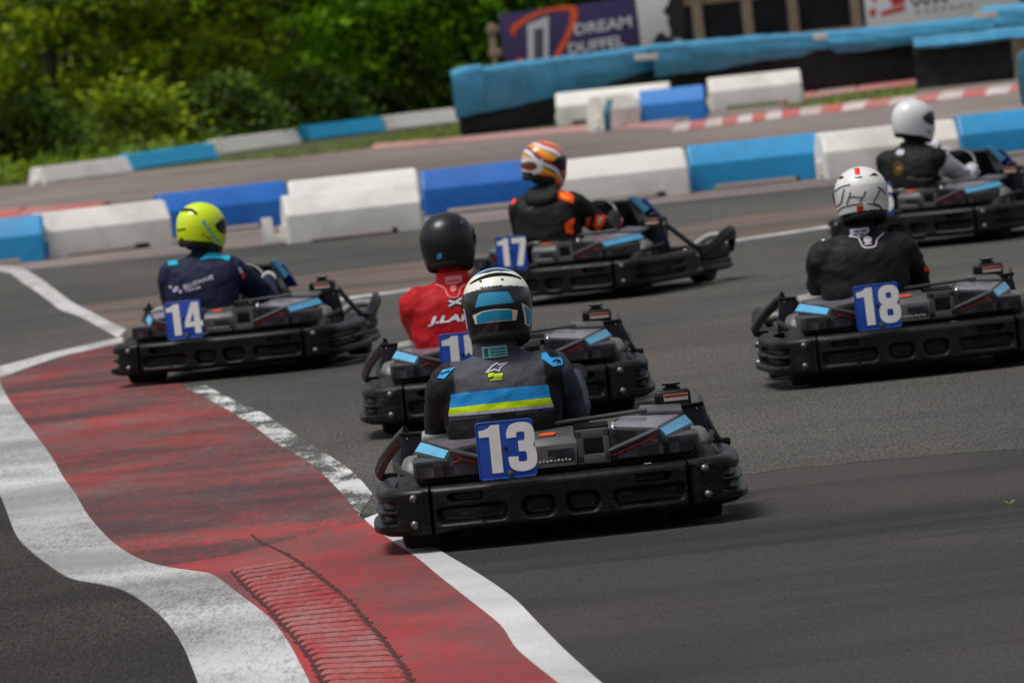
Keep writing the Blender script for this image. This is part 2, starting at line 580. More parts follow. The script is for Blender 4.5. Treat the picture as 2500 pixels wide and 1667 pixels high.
def rumble():
    L = gp([(885, 935), (960, 1010), (1040, 1090), (1120, 1180), (1190, 1270), (1240, 1359), (1290, 1450)], c8, 8)
    Rr = gp([(1130, 897), (1220, 960), (1330, 1050), (1400, 1130), (1470, 1210), (1530, 1290), (1570, 1359), (1620, 1450)], c8, 8)
    n = 31
    L, Rr = resample(L, n), resample(Rr, n)
    mb = MB()
    for i in range(n - 1):
        a0, a1, b0, b1 = L[i], L[i].lerp(L[i + 1], 0.86), Rr[i], Rr[i].lerp(Rr[i + 1], 0.86)
        rings = []
        k = 18
        jit = [random.uniform(-0.012, 0.012) for _ in range(2)]
        for j in range(k):
            t = j / (k - 1)
            e = min(1, min(t * 9, (1 - t) * 16)) ** 0.5
            p, q = a0.lerp(b0, t), a1.lerp(b1, t)
            d = (q - p)
            wob = random.uniform(-0.008, 0.008)
            h = 0.013 * e + random.uniform(-0.001, 0.001)
            ring = []
            for s, zz in ((0, 0.0), (0.06, 0.75), (0.2, 1.0), (0.70, 0.98), (0.92, 0.75), (1.0, 0.0)):
                s2 = 0.5 + (s - 0.5) * (0.35 + 0.65 * e)
                pt = p + d * s2
                ring.append((pt.x, pt.y + wob + jit[0] * t + jit[1] * (1 - t), 0.0045 + h * zz))
            rings.append(ring)
        f0 = len(mb.f)
        mb.loft(rings, closed_u=False, cap=False)
        for q in range(f0, len(mb.f)):
            if (q - f0) % 5 in (0, 4):
                mb.m[q] = 1  # rib walls in the dark bed red, their shading put into the colour
    # the crumbled bed between the ribs
    bed = [Vector((p.x - 0.006, p.y, 0.0042)) for p in L] + [Vector((p.x + 0.012, p.y, 0.0042)) for p in Rr]
    mb.add(bed, [(i, i + 1, n + i + 1, n + i) for i in range(n - 1)], 1)
    o = mb.build("rumble_kerb", [M["rib"], M["bed"]], smooth=60, recalc=False)
    b = bmesh.new(); b.from_mesh(o.data)
    for f in b.faces:
        f.normal_update()
        if f.normal.z < 0:
            f.normal_flip()
    b.to_mesh(o.data); b.free()
    setting(o)
    # joint along the ribs' track side: crumbled edge, its shadow put into the colour
    J = gp([(965, 795), (1000, 825), (1060, 852), (1130, 892), (1222, 958), (1332, 1048), (1402, 1128), (1472, 1208), (1533, 1290), (1573, 1359), (1625, 1450)], c8, 8)
    def crumbled(J, out, n, w0):
        J = resample(J, n)
        a, b2 = [], []
        for i, p in enumerate(J):
            w = (w0 + 0.016 * max(0, mnoise.noise((p.y * 9, out, 3))) + 0.012 * random.random() ** 3) * min(1, i / 60 + 0.25)
            a.append(p + Vector((-(0.006 if out > 0 else w), 0, 0))); b2.append(p + Vector(((w if out > 0 else 0.006), 0, 0)))
        band("kerb_joint_shadow", a, b2, 0.0060, M["crack"], n)
    crumbled(J, 1, 420, 0.005)
    crumbled(L, -1, 420, 0.005)


M["rib"] = paint("worn_rumble_red", rgb(158, 50, 50), rgb(146, 110, 106), wear=(0.47, 0.64), wscale=2.5, grain=0.5, faded=rgb(156, 86, 82))
M["bed"] = simple("crumbled_bed_rib_shade", rgb(92, 24, 28), 0.9, var=0.6, vs=14, dirt=rgb(30, 14, 14), dirt_amt=0.9)
M["crack"] = simple("crack_and_edge_shadow", rgb(74, 22, 24), 0.95, var=0.5, vs=20)
rumble()

# the far kerbs and verges
fk = lambda pts: gp(pts, None, 5)
def kerb_strip(lo, hi, n, cols):
    a, b = resample(fk(lo), n + 1), resample(fk(hi), n + 1)
    mb = MB()
    for i in range(n):
        sk = (a[min(n, i + 1)] - a[i]) * 0.35
        p0, p1, q0, q1 = a[i], a[i + 1], b[i] + sk, b[i + 1] + sk
        vs = []
        for t, h in ((0, 0.01), (0.35, 0.05), (0.75, 0.05), (1, 0.012)):
            vs += [tuple(p0.lerp(q0, t).to_2d()) + (h,), tuple(p1.lerp(q1, t).to_2d()) + (h,)]
        mb.add(vs, [(0, 1, 3, 2), (2, 3, 5, 4), (4, 5, 7, 6)], i % len(cols))
    return setting(mb.build("far_kerb", cols, smooth=0))


kerb_strip([(1640, 324), (1790, 305), (1930, 287), (2120, 265), (2300, 246), (2520, 222)], [(1640, 308), (1790, 289), (1930, 271), (2120, 250), (2300, 230), (2520, 206)], 18, [M["kerbwhite"], M["kerbred"]])
kerb_strip([(900, 366), (1132, 349), (1300, 333), (1475, 318), (1640, 318)], [(900, 360), (1132, 340), (1300, 322), (1475, 304), (1640, 300)], 6, [M["kerbpink"]])
kerb_strip([(1900, 253), (2040, 232), (2236, 207)], [(1900, 243), (2040, 221), (2236, 197)], 3, [M["kerbred"], M["kerbpink"]])
kerb_strip([(-120, 560), (0, 545), (110, 530), (240, 512)], [(-120, 525), (0, 516), (110, 511), (240, 505)], 3, [M["kerbred"]])


def grass_patch(pts, n=2600, h=0.06):
    """a base sheet of turf with blades standing on it"""
    P2 = [G(*p) for p in pts]
    xs, ys = [p.x for p in P2], [p.y for p in P2]
    tri = geometry.tessellate_polygon([[Vector((p.x, p.y, 0)) for p in P2]])
    mb = MB().add([(p.x, p.y, 0.011) for p in P2], tri)
    made = 0
    tris = [(P2[a], P2[b], P2[c]) for a, b, c in tri]
    ar = [((b - a).cross(c - a)).length for a, b, c in tris]
    for _ in range(n):
        a, b, c = random.choices(tris, ar)[0]
        r1, r2 = math.sqrt(random.random()), random.random()
        p = a * (1 - r1) + b * (r1 * (1 - r2)) + c * (r1 * r2)
        q, hh = random.uniform(0, 6.28), h * random.uniform(0.5, 1.4)
        w = 0.02
        dx, dy = math.cos(q) * w, math.sin(q) * w
        lx, ly = random.uniform(-.03, .03), random.uniform(-.03, .03)
        mb.add([(p.x - dx, p.y - dy, 0.01), (p.x + dx, p.y + dy, 0.01), (p.x + lx, p.y + ly, hh)], [(0, 1, 2)], random.choice((0, 1)))
    o = mb.build("grass", [M["grass"], M["grass2"]], smooth=0, recalc=False)
    return setting(o, "stuff")


M["grass"] = simple("grass_green", rgb(104, 122, 48), 0.8, var=0.3, vs=2)
M["grass2"] = simple("grass_dry", rgb(130, 134, 66), 0.8, var=0.3, vs=2)
grass_patch([(555, 394), (740, 374), (900, 345), (1115, 306), (1126, 343), (900, 362), (700, 386)], 5000, 0.035)
grass_patch([(1900, 268), (1960, 254), (2040, 236), (2235, 212), (2238, 236), (2120, 249)], 3000, 0.03)


# ------------------------------------------------------------------ barrier blocks
M["bwhite"] = simple("white_barrier_plastic", rgb(234, 231, 224), 0.5, var=0.05, vs=3, dirt=rgb(150, 142, 128), dirt_amt=0.5, bump=0.06, bs=12)
M["bcyan"] = simple("sky_blue_barrier_plastic", rgb(28, 146, 204), 0.45, var=0.1, vs=4, dirt=rgb(40, 100, 130), dirt_amt=0.4)
M["broyal"] = simple("royal_blue_barrier_plastic", rgb(12, 102, 190), 0.45, var=0.1, vs=4, dirt=rgb(30, 66, 120), dirt_amt=0.4)
M["bshadowgap"] = M["void"]


def barrier(pl, pr, m, label, h=0.42, d=0.5, ratio=0.60, group="plastic barrier blocks along the track", cat="barrier block", foot=True, name="barrier_block", square=0.7):
    a, b = G(*pl), G(*pr)
    ym = (a.y + b.y) / 2                      # blocks stand nearly square to the track edge
    ya, yb = a.y + (ym - a.y) * square, b.y + (ym - b.y) * square
    a, b = P(pl[0], pl[1], ya), P(pr[0], pr[1], yb)
    a.z = b.z = 0.0
    L = (b - a).length
    ang = math.atan2(b.y - a.y, b.x - a.x)
    f = 0.13 * h / 0.42 if foot else 0.02
    sv, st = ratio * h, h
    dt = d * 0.48
    rings = []
    xs = [0.0, 0.02, 0.2, 0.215, L - 0.235, L - 0.22, L - 0.02, L]
    zb = [0.0, 0.0, 0.0, f * 0.36, f * 0.36, 0.0, 0.0, 0.0]
    ins = [0.02, 0, 0, 0, 0, 0, 0, 0.02]
    for x, z, i in zip(xs, zb, ins):
        y0, y1 = i * 0.5, d - i * 0.5
        ym = d / 2
        t = st - i * 0.6
        pr_ = [(y0, z), (y0 - 0.004, z + (sv - z) * 0.5), (y0 + 0.001, sv - 0.008), (y0 + 0.007, sv + 0.004), (ym - dt / 2 - 0.006, t - 0.007), (ym - dt / 2 + 0.006, t), (ym + dt / 2 - 0.006, t), (ym + dt / 2 + 0.006, t - 0.007),
               (y1 - 0.007, sv + 0.004), (y1 - 0.001, sv - 0.008), (y1, z + (sv - z) * 0.5), (y1, z)]
        rings.append([(x, y, zz) for y, zz in pr_])
    mb = MB().loft(rings)
    for x0 in (-0.012, L + 0.012):
        mb.box((x0, d * 0.5, h * 0.24), (0.05, 0.12, h * 0.30), 0.006)
    o = mb.build(name, m, smooth=14)
    o.location = (a.x, a.y, 0.005)
    o.rotation_euler = (0, 0, ang)
    tag(o, label, cat, group)
    return o


W, C, B = M["bwhite"], M["bcyan"], M["broyal"]
GRP = "barrier blocks behind the karts"
barrier((-262, 676), (110, 637), C, "sky blue barrier block cut by the picture edge beside the white line", group=GRP)
barrier((116, 637), (424, 595), W, "white barrier block between a sky blue block and the yellow helmet", group=GRP)
barrier((402, 585), (712, 547), B, "royal blue barrier block directly behind the yellow helmet", group=GRP)
barrier((716, 553), (1028, 519), W, "white barrier block tucked behind another white block", group=GRP)
barrier((706, 598), (1034, 560), W, "white barrier block standing in front of the row by the black helmet", group=GRP)
barrier((1040, 530), (1346, 496), B, "royal blue barrier block between the black helmet and the orange flame helmet", group=GRP)
barrier((1352, 512), (1686, 472), W, "white barrier block behind the steering wheel of the kart numbered 17", group=GRP)
barrier((1692, 471), (2014, 436), C, "sky blue barrier block between two white ones, clear of any kart", group=GRP)
barrier((2020, 441), (2348, 402), W, "white barrier block behind the plain white helmet", group=GRP)
barrier((2353, 397), (2680, 360), C, "sky blue barrier block behind the hands of the white-helmeted driver", group=GRP)
# the L-shaped link that sticks out of the front block
st = MB()
st.poly([(0, 0, 0), (0.24, 0, 0), (0.24, 0, 0.085), (0.1, 0, 0.085), (0.1, 0, 0.235), (0, 0, 0.235), (0, .18, 0), (0.24, .18, 0), (0.24, .18, 0.085), (0.1, .18, 0.085), (0.1, .18, 0.235), (0, .18, 0.235)],
        [(0, 1, 2, 3, 4, 5), (6, 7, 8, 9, 10, 11), (0, 1, 7, 6), (1, 2, 8, 7), (2, 3, 9, 8), (3, 4, 10, 9), (4, 5, 11, 10), (5, 0, 6, 11)], 0.008)
o = st.build("barrier_connector", W, smooth=30)
o.location = G(643, 601) + Vector((0, 0.05, 0.005))
o.rotation_euler = (0, 0, 0.02)
tag(o, "small white L-shaped connector foot on the asphalt by a white block", "connector")

GRP = "low blocks edging the far bend"
LOWH = dict(h=0.235, d=0.34, ratio=0.22, square=0.55, group=GRP, cat="barrier block", foot=False, name="low_block")
barrier((113, 453), (326, 421), W, "low white block at the end of the far row under the trees", **LOWH)
C2 = simple("front_lit_sky_blue_plastic", rgb(46, 178, 234), 0.45, var=0.1, vs=4)  # lighter copy of the sky blue, front light put into the colour
barrier((330, 421), (536, 385), C2, "low sky blue block between two white ones under the trees", **LOWH)
barrier((541, 384), (738, 350), W, "low white block beside the dark gap in the far row", **LOWH)
barrier((762, 346), (944, 320), C2, "low sky blue block above the far grass strip, past the dark gap", **LOWH)
barrier((949, 322), (1122, 299), W, "low white block touching the blue tarpaulin wall", **LOWH)
GRP = "blocks parked by the tarpaulin wall"
KK = dict(h=0.46, d=0.55, group=GRP)
barrier((1362, 309), (1640, 281), W, "long white block in front of the black skirt of the tyre wall", **KK)
barrier((1489, 319), (1566, 308), W, "short white block with a dark teal end by the blue block", **KK)
o = barrier((1568, 309), (1722, 291), simple("mid_blue_barrier_plastic", rgb(40, 128, 208), 0.45, var=0.1, vs=4), "mid blue block turned to show its six-sided end", **KK)
o.rotation_euler.z -= 0.22
barrier((1738, 273), (1962, 249), W, "white block ending against the black tarpaulin skirt", **KK)
tp = MB().poly([(0, 0, 0), (0.09, 0, 0), (0.11, 0, .26), (0.16, .1, .42), (0.07, .1, .42), (0.01, 0, .26), (0, .3, 0), (0.09, .3, 0), (0.11, .3, .26), (0.16, .3, .42), (0.07, .3, .42), (0.01, .3, .26)],
               [(0, 1, 2, 5), (5, 2, 3, 4), (6, 7, 8, 11), (11, 8, 9, 10), (0, 1, 7, 6), (1, 2, 8, 7), (2, 3, 9, 8), (3, 4, 10, 9), (4, 5, 11, 10), (5, 0, 6, 11)], 0.006)
o = tp.build("end_plate", simple("teal_end", rgb(44, 100, 122), 0.5, var=0.2), smooth=30)
o.location = G(1476, 323)
tag(o, "narrow dark teal end plate against the short white block", "end plate")


# ------------------------------------------------------------------ tyre wall under tarpaulins
M["tarp"] = simple("blue_tarpaulin", rgb(76, 160, 202), 0.36, var=0.16, vs=5, bump=0.35, bs=22, bd=0.012, dirt=rgb(40, 96, 128), dirt_amt=0.45)
M["skirt"] = simple("black_tarpaulin", rgb(13, 13, 14), 0.7, var=0.3, vs=3, bump=0.5, bs=9, bd=0.03)


def tarp_wall():
    root = empty("tyre_wall", (0, 126, 0))
    tag(root, "long tyre wall wrapped in blue tarpaulin over a black skirt", "tyre wall")

    def at(px, D):
        p = P(px, 200, D)
        return p.x, p.y - 126

    def zv(v, D):
        return CAM_H - (v - V_H) * D / CAM_F

    def section(xs, tops, bots, Ds, m, name, depth=0.9, y0=0.0):
        """xs: photo columns of the ends; tops, bots: heights read along the cover; Ds: distance at the ends"""
        nx = 60
        rings = []
        zt = lambda arr, t: np.interp(t, np.linspace(0, 1, len(arr)), arr)
        ph = random.uniform(0, 9)
        for i in range(nx):
            t = i / (nx - 1)
            D = Ds[0] + (Ds[1] - Ds[0]) * t
            x, yb = at(xs[0] + (xs[1] - xs[0]) * t, D)
            top, bot = zv(zt(tops, t), D), zv(zt(bots, t), D)
            top += 0.010 * mnoise.noise((x * 1.7, ph, 0)) + 0.006 * mnoise.noise((x * 6, ph, 3))
            bot += 0.03 * mnoise.noise((x * 1.3, ph, 7)) + 0.012 * mnoise.noise((x * 7, ph, 9))
            ring = []
            for j in range(27):
                s = j / 26
                fold = 0.022 * mnoise.noise((x * 1.6 + s * 2.2, s * 3 + ph, 1)) + 0.012 * mnoise.noise((x * 6 + s * 5, s * 4, ph))
                if s < 0.62:
                    q = s / 0.62
                    z = bot + (top - 0.07 - bot) * q
                    y = -0.05 * math.sin(q * math.pi) + fold
                else:
                    q = (s - 0.62) / 0.38
                    y = depth * (1 - math.cos(q * math.pi / 2)) * (0.5 + 0.5 * q) + fold * .3
                    z = top - 0.07 + 0.07 * math.sin(min(1, q * 2.2) * math.pi / 2) + 0.02 * q + fold * .5 * q
                ring.append((x, yb + y0 + y, z))
            rings.append(ring)
        return MB().loft(rings, closed_u=False, cap=False).build(name, m, root, smooth=180, recalc=False)

    section((1103, 1180), [292, 283, 284], [400, 398, 392], (124.8, 125.2), M["tarp"], "tarpaulin", y0=-.10)
    section((1168, 1622), [290, 283, 281], [398, 372, 352], (125.2, 128.3), M["tarp"], "tarpaulin")
    section((1600, 2048), [277, 282, 290], [357, 345, 341], (128.0, 130.8), M["tarp"], "tarpaulin", y0=-.12)
    section((2030, 2440), [291, 293, 294], [344, 340, 352], (130.6, 131.8), M["tarp"], "tarpaulin", y0=-.05)
    section((2415, 2900), [272, 272, 275], [345, 344, 350], (132.2, 132.4), M["tarp"], "tarpaulin", y0=.2)
    section((2240, 2900), [330, 330, 322], [352, 357, 362], (124.2, 124.2), M["tarp"], "tarpaulin", depth=.25)

    def skirt(x0, x1, v1, D0, D1):
        nx = 60
        rings = []
        ph = random.uniform(0, 9)
        for i in range(nx):
            t = i / (nx - 1)
            D = D0 + (D1 - D0) * t
            x, yb = at(x0 + (x1 - x0) * t, D)
            zt_ = zv(np.interp(t, np.linspace(0, 1, len(v1)), v1), D)
            rings.append([(x, yb + .06 + 0.05 * mnoise.noise((x * 1.4, j * .35, ph)) + 0.02 * mnoise.noise((x * 5, j * .6, ph)) - 0.05 * (1 - j / 10), 0.012 + (zt_ - 0.012) * j / 10) for j in range(11)])
        return MB().loft(rings, closed_u=False, cap=False).build("black_skirt", M["skirt"], root, smooth=180, recalc=False)
    skirt(1112, 1660, [380, 350, 335], 125.0, 128.4)
    skirt(1600, 2260, [340, 330, 330], 128.3, 131.6)
    skirt(2236, 2480, [338, 345, 352], 124.4, 124.4)
    loc = lambda px, py, Y: Vector((P(px, py, Y).x, P(px, py, Y).y - 126, P(px, py, Y).z))
    # white tags
    for x, y, D in ((1578, 140, 127.7), (2003, 91, 130.1), (2408, 38, 131.4)):
        w = 0.34 if x != 2003 else 0.2
        p = loc(x, y, D)
        MB().box(p, (w, 0.02, 0.09), 0.008, Matrix.Rotation(R(3), 3, "Y")).build("white_tag", M["label"], root)
    # one tyre stack end showing where the tarpaulin hangs open
    for k in range(3):
        p = loc(1163, 270, 125.4)
        q = [(0.2 * math.cos(a), 0.2 * math.sin(a), 0) for a in np.linspace(0, 2 * math.pi, 20)[:-1]]
        MB().tube([(p.x + a, p.y + 0.3 + b, 0.1 + 0.17 * k) for a, b, c in q], 0.085, 8, True).build("tyre", M["rubber"], root)


tarp_wall()

# capped tyre stack at the picture edge
def tyre_stack():
    p = G(2604, 428)
    root = empty("tyre_stack", (p.x, p.y, 0))
    tag(root, "dark tyre stack with a teal blue cap cut by the picture edge", "tyre stack")
    r0 = 0.30
    for k in range(5):
        q = [(0.2 * math.cos(a), 0.2 * math.sin(a), 0.10 + 0.19 * k) for a in np.linspace(0, 2 * math.pi, 25)[:-1]]
        MB().tube(q, 0.10, 10, True).build("tyre", M["rubber"], root)
    cap = MB()
    prof = [(0.315, 0.62), (0.325, 0.75), (0.325, 1.0), (0.30, 1.07), (0.22, 1.10), (0.0001, 1.11)]
    cap.lathe(prof, n=32)
    cap.build("cap", simple("teal_cap", rgb(38, 96, 116), 0.5, var=0.25, vs=4), root, smooth=60)


tyre_stack()


# ------------------------------------------------------------------ boards and building behind the wall
M["purple"] = simple("purple_board", rgb(58, 42, 92), 0.5, var=0.08, vs=1.5)
M["boardwhite"] = simple("white_board", rgb(216, 216, 220), 0.5, var=0.06, vs=1.5)
M["silver"] = simple("silver_print", rgb(206, 206, 216), 0.5, var=0.08)
M["logored"] = simple("red_print", rgb(196, 44, 40), 0.5, var=0.08)
M["inkgrey"] = simple("grey_print", rgb(90, 88, 90), 0.5, var=0.1)
M["tan"] = simple("tan_timber", rgb(150, 130, 112), 0.7, var=0.2, vs=3, dirt=rgb(90, 76, 64), dirt_amt=0.4)
M["glass"] = simple("dark_window_glass", rgb(30, 34, 40), 0.12, var=0.5, vs=1.2)
M["black"] = simple("black_print", rgb(22, 22, 24), 0.5, var=0.2)


def text_mb(body, size=1.0, bold=0.0, shear=0.0, res=3, spacing=1.0, sx=1.0):
    cu = bpy.data.curves.new("lettering", "FONT")
    cu.body, cu.size, cu.offset, cu.shear, cu.resolution_u, cu.space_character = body, size, bold, shear, res, spacing
    cu.align_x, cu.align_y = "CENTER", "CENTER"
    o = bpy.data.objects.new("lettering", cu)
    COL.objects.link(o)
    me = bpy.data.meshes.new_from_object(o.evaluated_get(bpy.context.evaluated_depsgraph_get()))
    vs = [(v.co.x * sx, v.co.y) for v in me.vertices]
    fs = [tuple(p.vertices) for p in me.polygons]
    bpy.data.objects.remove(o); bpy.data.curves.remove(cu); bpy.data.meshes.remove(me)
    return vs, fs


def flat(vs, fs, frame, name, m, parent, off=0.006):
    """put 2-D shapes onto a plane: frame = (origin, right, up, normal), all in parent space"""
    o, r, u, n = frame
    mb = MB().add([o + r * x + u * y + n * off for x, y in vs], fs)
    return mb.build(name, m, parent, smooth=0, recalc=False)


def stroke(pts, ws):
    """2-D ribbon along pts with widths ws"""
    pts = [Vector((p[0], p[1])) for p in pts]
    vs, fs = [], []
    for i, p in enumerate(pts):
        t = (pts[min(i + 1, len(pts) - 1)] - pts[max(i - 1, 0)]).normalized()
        n = Vector((-t.y, t.x)) * ws[i] * 0.5
        vs += [tuple(p + n), tuple(p - n)]
    for i in range(len(pts) - 1):
        fs.append((2 * i, 2 * i + 1, 2 * i + 3, 2 * i + 2))
    return vs, fs


def board_plane(Y):
    def to(px, py):
        p = P(px, py, Y)
        return (p.x, p.z)
    return to


def poly2d(pts):
    tri = geometry.tessellate_polygon([[Vector((x, y, 0)) for x, y in pts]])
    return list(pts), [tuple(t) for t in tri]


def purple_sign():
    Y = 135.0
    to = board_plane(Y)
    q = lambda x, y: to(1180 + x * 0.2296, y * 0.2296)
    a, b = to(1216, 42), to(1560, 4)
    root = empty("advertising_board", ((a[0] + b[0]) / 2, Y, 0))
    tag(root, "purple advertising board with orange swoosh and silver lettering", "sign")
    ox = root.location.x
    L = lambda p: (p[0] - ox, p[1])
    c1, c2, c3, c4 = L(to(1217, 36)), L(to(1549, -6)), L(to(1572, 190)), L(to(1236, 190))
    c2 = (c2[0], c2[1]); z0 = 0.45
    pts = [(c1[0], 0, c1[1]), (c2[0], 0, c2[1]), (c3[0] - 0.02, 0, z0), (c4[0], 0, z0)]
    MB().prism(pts, (0, 0.05, 0), 0.004).build("panel", M["purple"], root)
    for x in (c1[0] - 0.13, c2[0] - 0.3):
        MB().box((x, 0.13, (c1[1] - 0.12) / 2), (0.10, 0.10, c1[1] - 0.12), 0.008).build("post", M["tan"], root)
    for z in (c1[1] - 0.22, c1[1] - 0.58):
        MB().box((c1[0] - 0.11, 0.07, z), (0.2, 0.03, 0.11), 0.006).build("batten", M["tan"], root)
    fr = (Vector((0, 0, 0)), Vector((1, 0, 0)), Vector((0, 0, 1)), Vector((0, -1, 0)))
    sw = [(345, 375), (312, 345), (330, 300), (420, 228), (560, 155), (700, 112), (850, 90), (930, 92), (962, 130), (955, 230), (915, 340), (850, 470), (775, 610), (740, 690)]
    w = [14, 40, 60, 52, 40, 36, 44, 60, 76, 62, 52, 50, 52, 50]
    sp = catmull([Vector((*L(q(*p)), 0)) for p in sw], 5)
    ww = np.interp(np.linspace(0, 1, len(sp)), np.linspace(0, 1, len(w)), w) * 0.2296 * Y / CAM_F * 1.15
    flat(*stroke(sp, ww), fr, "swoosh", M["orange"], root, 0.006)
    for pts in ([(465, 262), (540, 235), (540, 760), (480, 760)], [(640, 190), (695, 178), (690, 760), (640, 760)], [(541, 234), (639, 195), (639, 300), (541, 318)]):
        flat(*poly2d([L(q(*p)) for p in pts]), fr, "monogram_bar", M["silver"], root, 0.010)
    flat(*poly2d([L(q(*p)) for p in [(560, 330), (612, 322), (610, 760), (560, 760)]]), fr, "monogram_core", M["inkgrey"], root, 0.010)
    flat(*poly2d([L(q(*p)) for p in [(345, 640), (390, 615), (430, 640), (425, 740), (345, 740)]]), fr, "swoosh_tail", M["orange"], root, 0.010)
    for body, (x, y), W in (("DREAM", (1272, 275), 610), ("DUFFEL", (1203, 480), 600)):
        vs, fs = text_mb(body, 1.0, 0.028)
        x0, x1 = min(v[0] for v in vs), max(v[0] for v in vs)
        y0, y1 = min(v[1] for v in vs), max(v[1] for v in vs)
        sc = Y / CAM_F * 0.2296
        sx, sy = W * sc / (x1 - x0), 118 * sc / (y1 - y0)
        cx, cz = L(q(x, y))
        vs = [((a2 - (x0 + x1) / 2) * sx + cx, (b2 - (y0 + y1) / 2) * sy + cz + ((a2 - (x0 + x1) / 2) * sx) * 0.045) for a2, b2 in vs]
        flat(vs, fs, fr, "lettering", M["silver"], root, 0.008)


def white_boards():
    Y = 136.0
    to = board_plane(Y)
    a, b = to(1552, 60), to(1646, 60)
    root = empty("banner", ((a[0] + b[0]) / 2, Y, 0))
    tag(root, "white banner with a black printed figure between purple board and windows", "sign")
    ox = root.location.x
    L = lambda x, y: (to(x, y)[0] - ox, to(x, y)[1])
    pts = [L(1545, -60), L(1660, -60), L(1668, 170), L(1572, 170)]
    MB().prism([(p[0], 0, p[1]) for p in pts], (0, 0.03, 0), 0.003).build("panel", M["boardwhite"], root)
    fr = (Vector((0, 0, 0)), Vector((1, 0, 0)), Vector((0, 0, 1)), Vector((0, -1, 0)))
    q = lambda x, y: L(1180 + x * 0.2296, y * 0.2296)
    flat(*poly2d([q(*p) for p in [(1990, -60), (2130, -60), (2140, 420), (1990, 400), (1985, 320), (1955, 230), (1975, 190), (1925, 150), (1915, 100), (1960, 60)]]), fr, "printed_figure", M["black"], root, 0.006)
    flat(*poly2d([q(*p) for p in [(1800, 450), (1850, 370), (1900, 340), (1950, 390), (2010, 400), (2060, 470), (1900, 520), (1790, 500)]]), fr, "printed_figure", M["black"], root, 0.008)

    Y = 135.4
    to = board_plane(Y)
    a, b = to(2108, 30), to(2500, 0)
    root = empty("advertising_board", ((a[0] + b[0]) / 2, Y, 0))
    tag(root, "white board with red logo and grey lettering above the blue wall", "sign")
    ox2 = root.location.x
    L2 = lambda x, y: (to(x, y)[0] - ox2, to(x, y)[1])
    q2 = lambda x, y: L2(1600 + x * 0.3827, y * 0.3827)
    pts = [L2(2103, -80), L2(2480, -120), L2(2494, 60), L2(2120, 110)]
    MB().prism([(p[0], 0, p[1]) for p in pts], (0, 0.05, 0), 0.004).build("panel", M["boardwhite"], root)
    for x in (pts[0][0] + 0.15, pts[1][0] - 0.15):
        MB().box((x, 0.11, 0.7), (0.09, 0.09, 1.4), 0.008).build("post", M["tan"], root)
    ring = [q2(1445 + 55 * math.cos(t), -22 + 50 * math.sin(t)) for t in np.linspace(2.4, 6.8, 22)]
    wd = 26 * 0.3827 * Y / CAM_F
    flat(*stroke(ring, [wd] * 22), fr, "red_logo", M["logored"], root, 0.006)
    flat(*poly2d([q2(*p) for p in [(1362, 80), (1385, 55), (1410, 62), (1400, 105), (1370, 108)]]), fr, "red_logo", M["logored"], root, 0.006)
    flat(*poly2d([q2(*p) for p in [(1440, 76), (1588, 36), (1592, 68), (1442, 104)]]), fr, "red_logo", M["logored"], root, 0.006)
    flat(*poly2d([q2(*p) for p in [(1505, -40), (1588, -60), (1590, 22), (1508, 45)]]), fr, "red_logo", M["logored"], root, 0.006)
    vs, fs = text_mb("WH", 1.0, 0.02)
    sc = Y / CAM_F * 0.3827 * 92
    cx, cz = q2(1745, 10)
    flat([(x * sc * 1.5 + cx, y * sc + cz + x * sc * 0.06) for x, y in vs], fs, fr, "lettering", M["inkgrey"], root)
    for i in range(7):
        flat(*poly2d([q2(*p) for p in [(1660 + i * 55, 88 - i * 8), (1692 + i * 55, 83 - i * 8), (1692 + i * 55, 72 - i * 8), (1660 + i * 55, 77 - i * 8)]]), fr, "small_print", M["inkgrey"], root)

    # glazed timber hut
    Y = 141.0
    to = board_plane(Y)
    x0, x1 = to(1600, 50)[0], to(2720, 50)[0]
    root = empty("timber_hut", ((x0 + x1) / 2, Y, 0))
    tag(root, "tan timber framed hut with dark windows behind the blue wall", "building")
    oh = root.location.x
    w = x1 - x0
    MB().box((0, 1.6, 1.5), (w, 3.0, 3.0), 0.02).build("wall", M["tan"], root)
    MB().prism([(-w / 2 - 0.3, -0.4, 3.0), (-w / 2 - 0.3, 3.5, 3.0), (-w / 2 - 0.3, 1.55, 3.9)], (w + 0.6, 0, 0), 0.01).build("roof", simple("grey_roof", rgb(70, 70, 72), 0.7), root)
    LX = lambda px: to(px, 50)[0] - oh
    posts = [1622, 1704, 1826, 1938, 2092, 2200, 2310, 2420, 2530, 2640]
    for p, q3 in zip(posts, posts[1:]):
        wd = LX(q3) - LX(p)
        fz = 0.02
        f = MB()
        cx = (LX(p) + LX(q3)) / 2
        for zc, hh in ((0.78, 0.12), (1.50, 0.13), (2.55, 0.12)):
            f.box((cx, 0.03, zc), (wd - 0.16, 0.1, hh), 0.008)
        win = f.build("window", M["tan"], root)
        MB().box((cx, 0.085, 1.66), (wd - 0.15, 0.02, 1.8), 0.0).build("glass", M["glass"], win)
    for p in posts:
        MB().box((LX(p), 0.0, 1.5), (0.165, 0.16, 2.98), 0.012).build("post", M["tan"], root)


purple_sign()
white_boards()


# ------------------------------------------------------------------ trees
def leaf_mat(name, a, b, tr=0.45):
    k = NT(name)
    vec = k.coord("Object")
    c = k.ramp(k.noise(vec, 2.2, 3), [(0.35, a), (0.65, b)])
    k.set(Base_Color=c, Roughness=0.55, Specular_IOR_Level=0.25)
    tl = k.add("ShaderNodeBsdfTranslucent")
    k.link(c, tl.inputs["Color"])
    mx = k.add("ShaderNodeMixShader")
    mx.inputs[0].default_value = tr
    k.link(k.b.outputs[0], mx.inputs[1]); k.link(tl.outputs[0], mx.inputs[2])
    k.link(mx.outputs[0], k.n["Material Output"].inputs["Surface"])
    return k.m


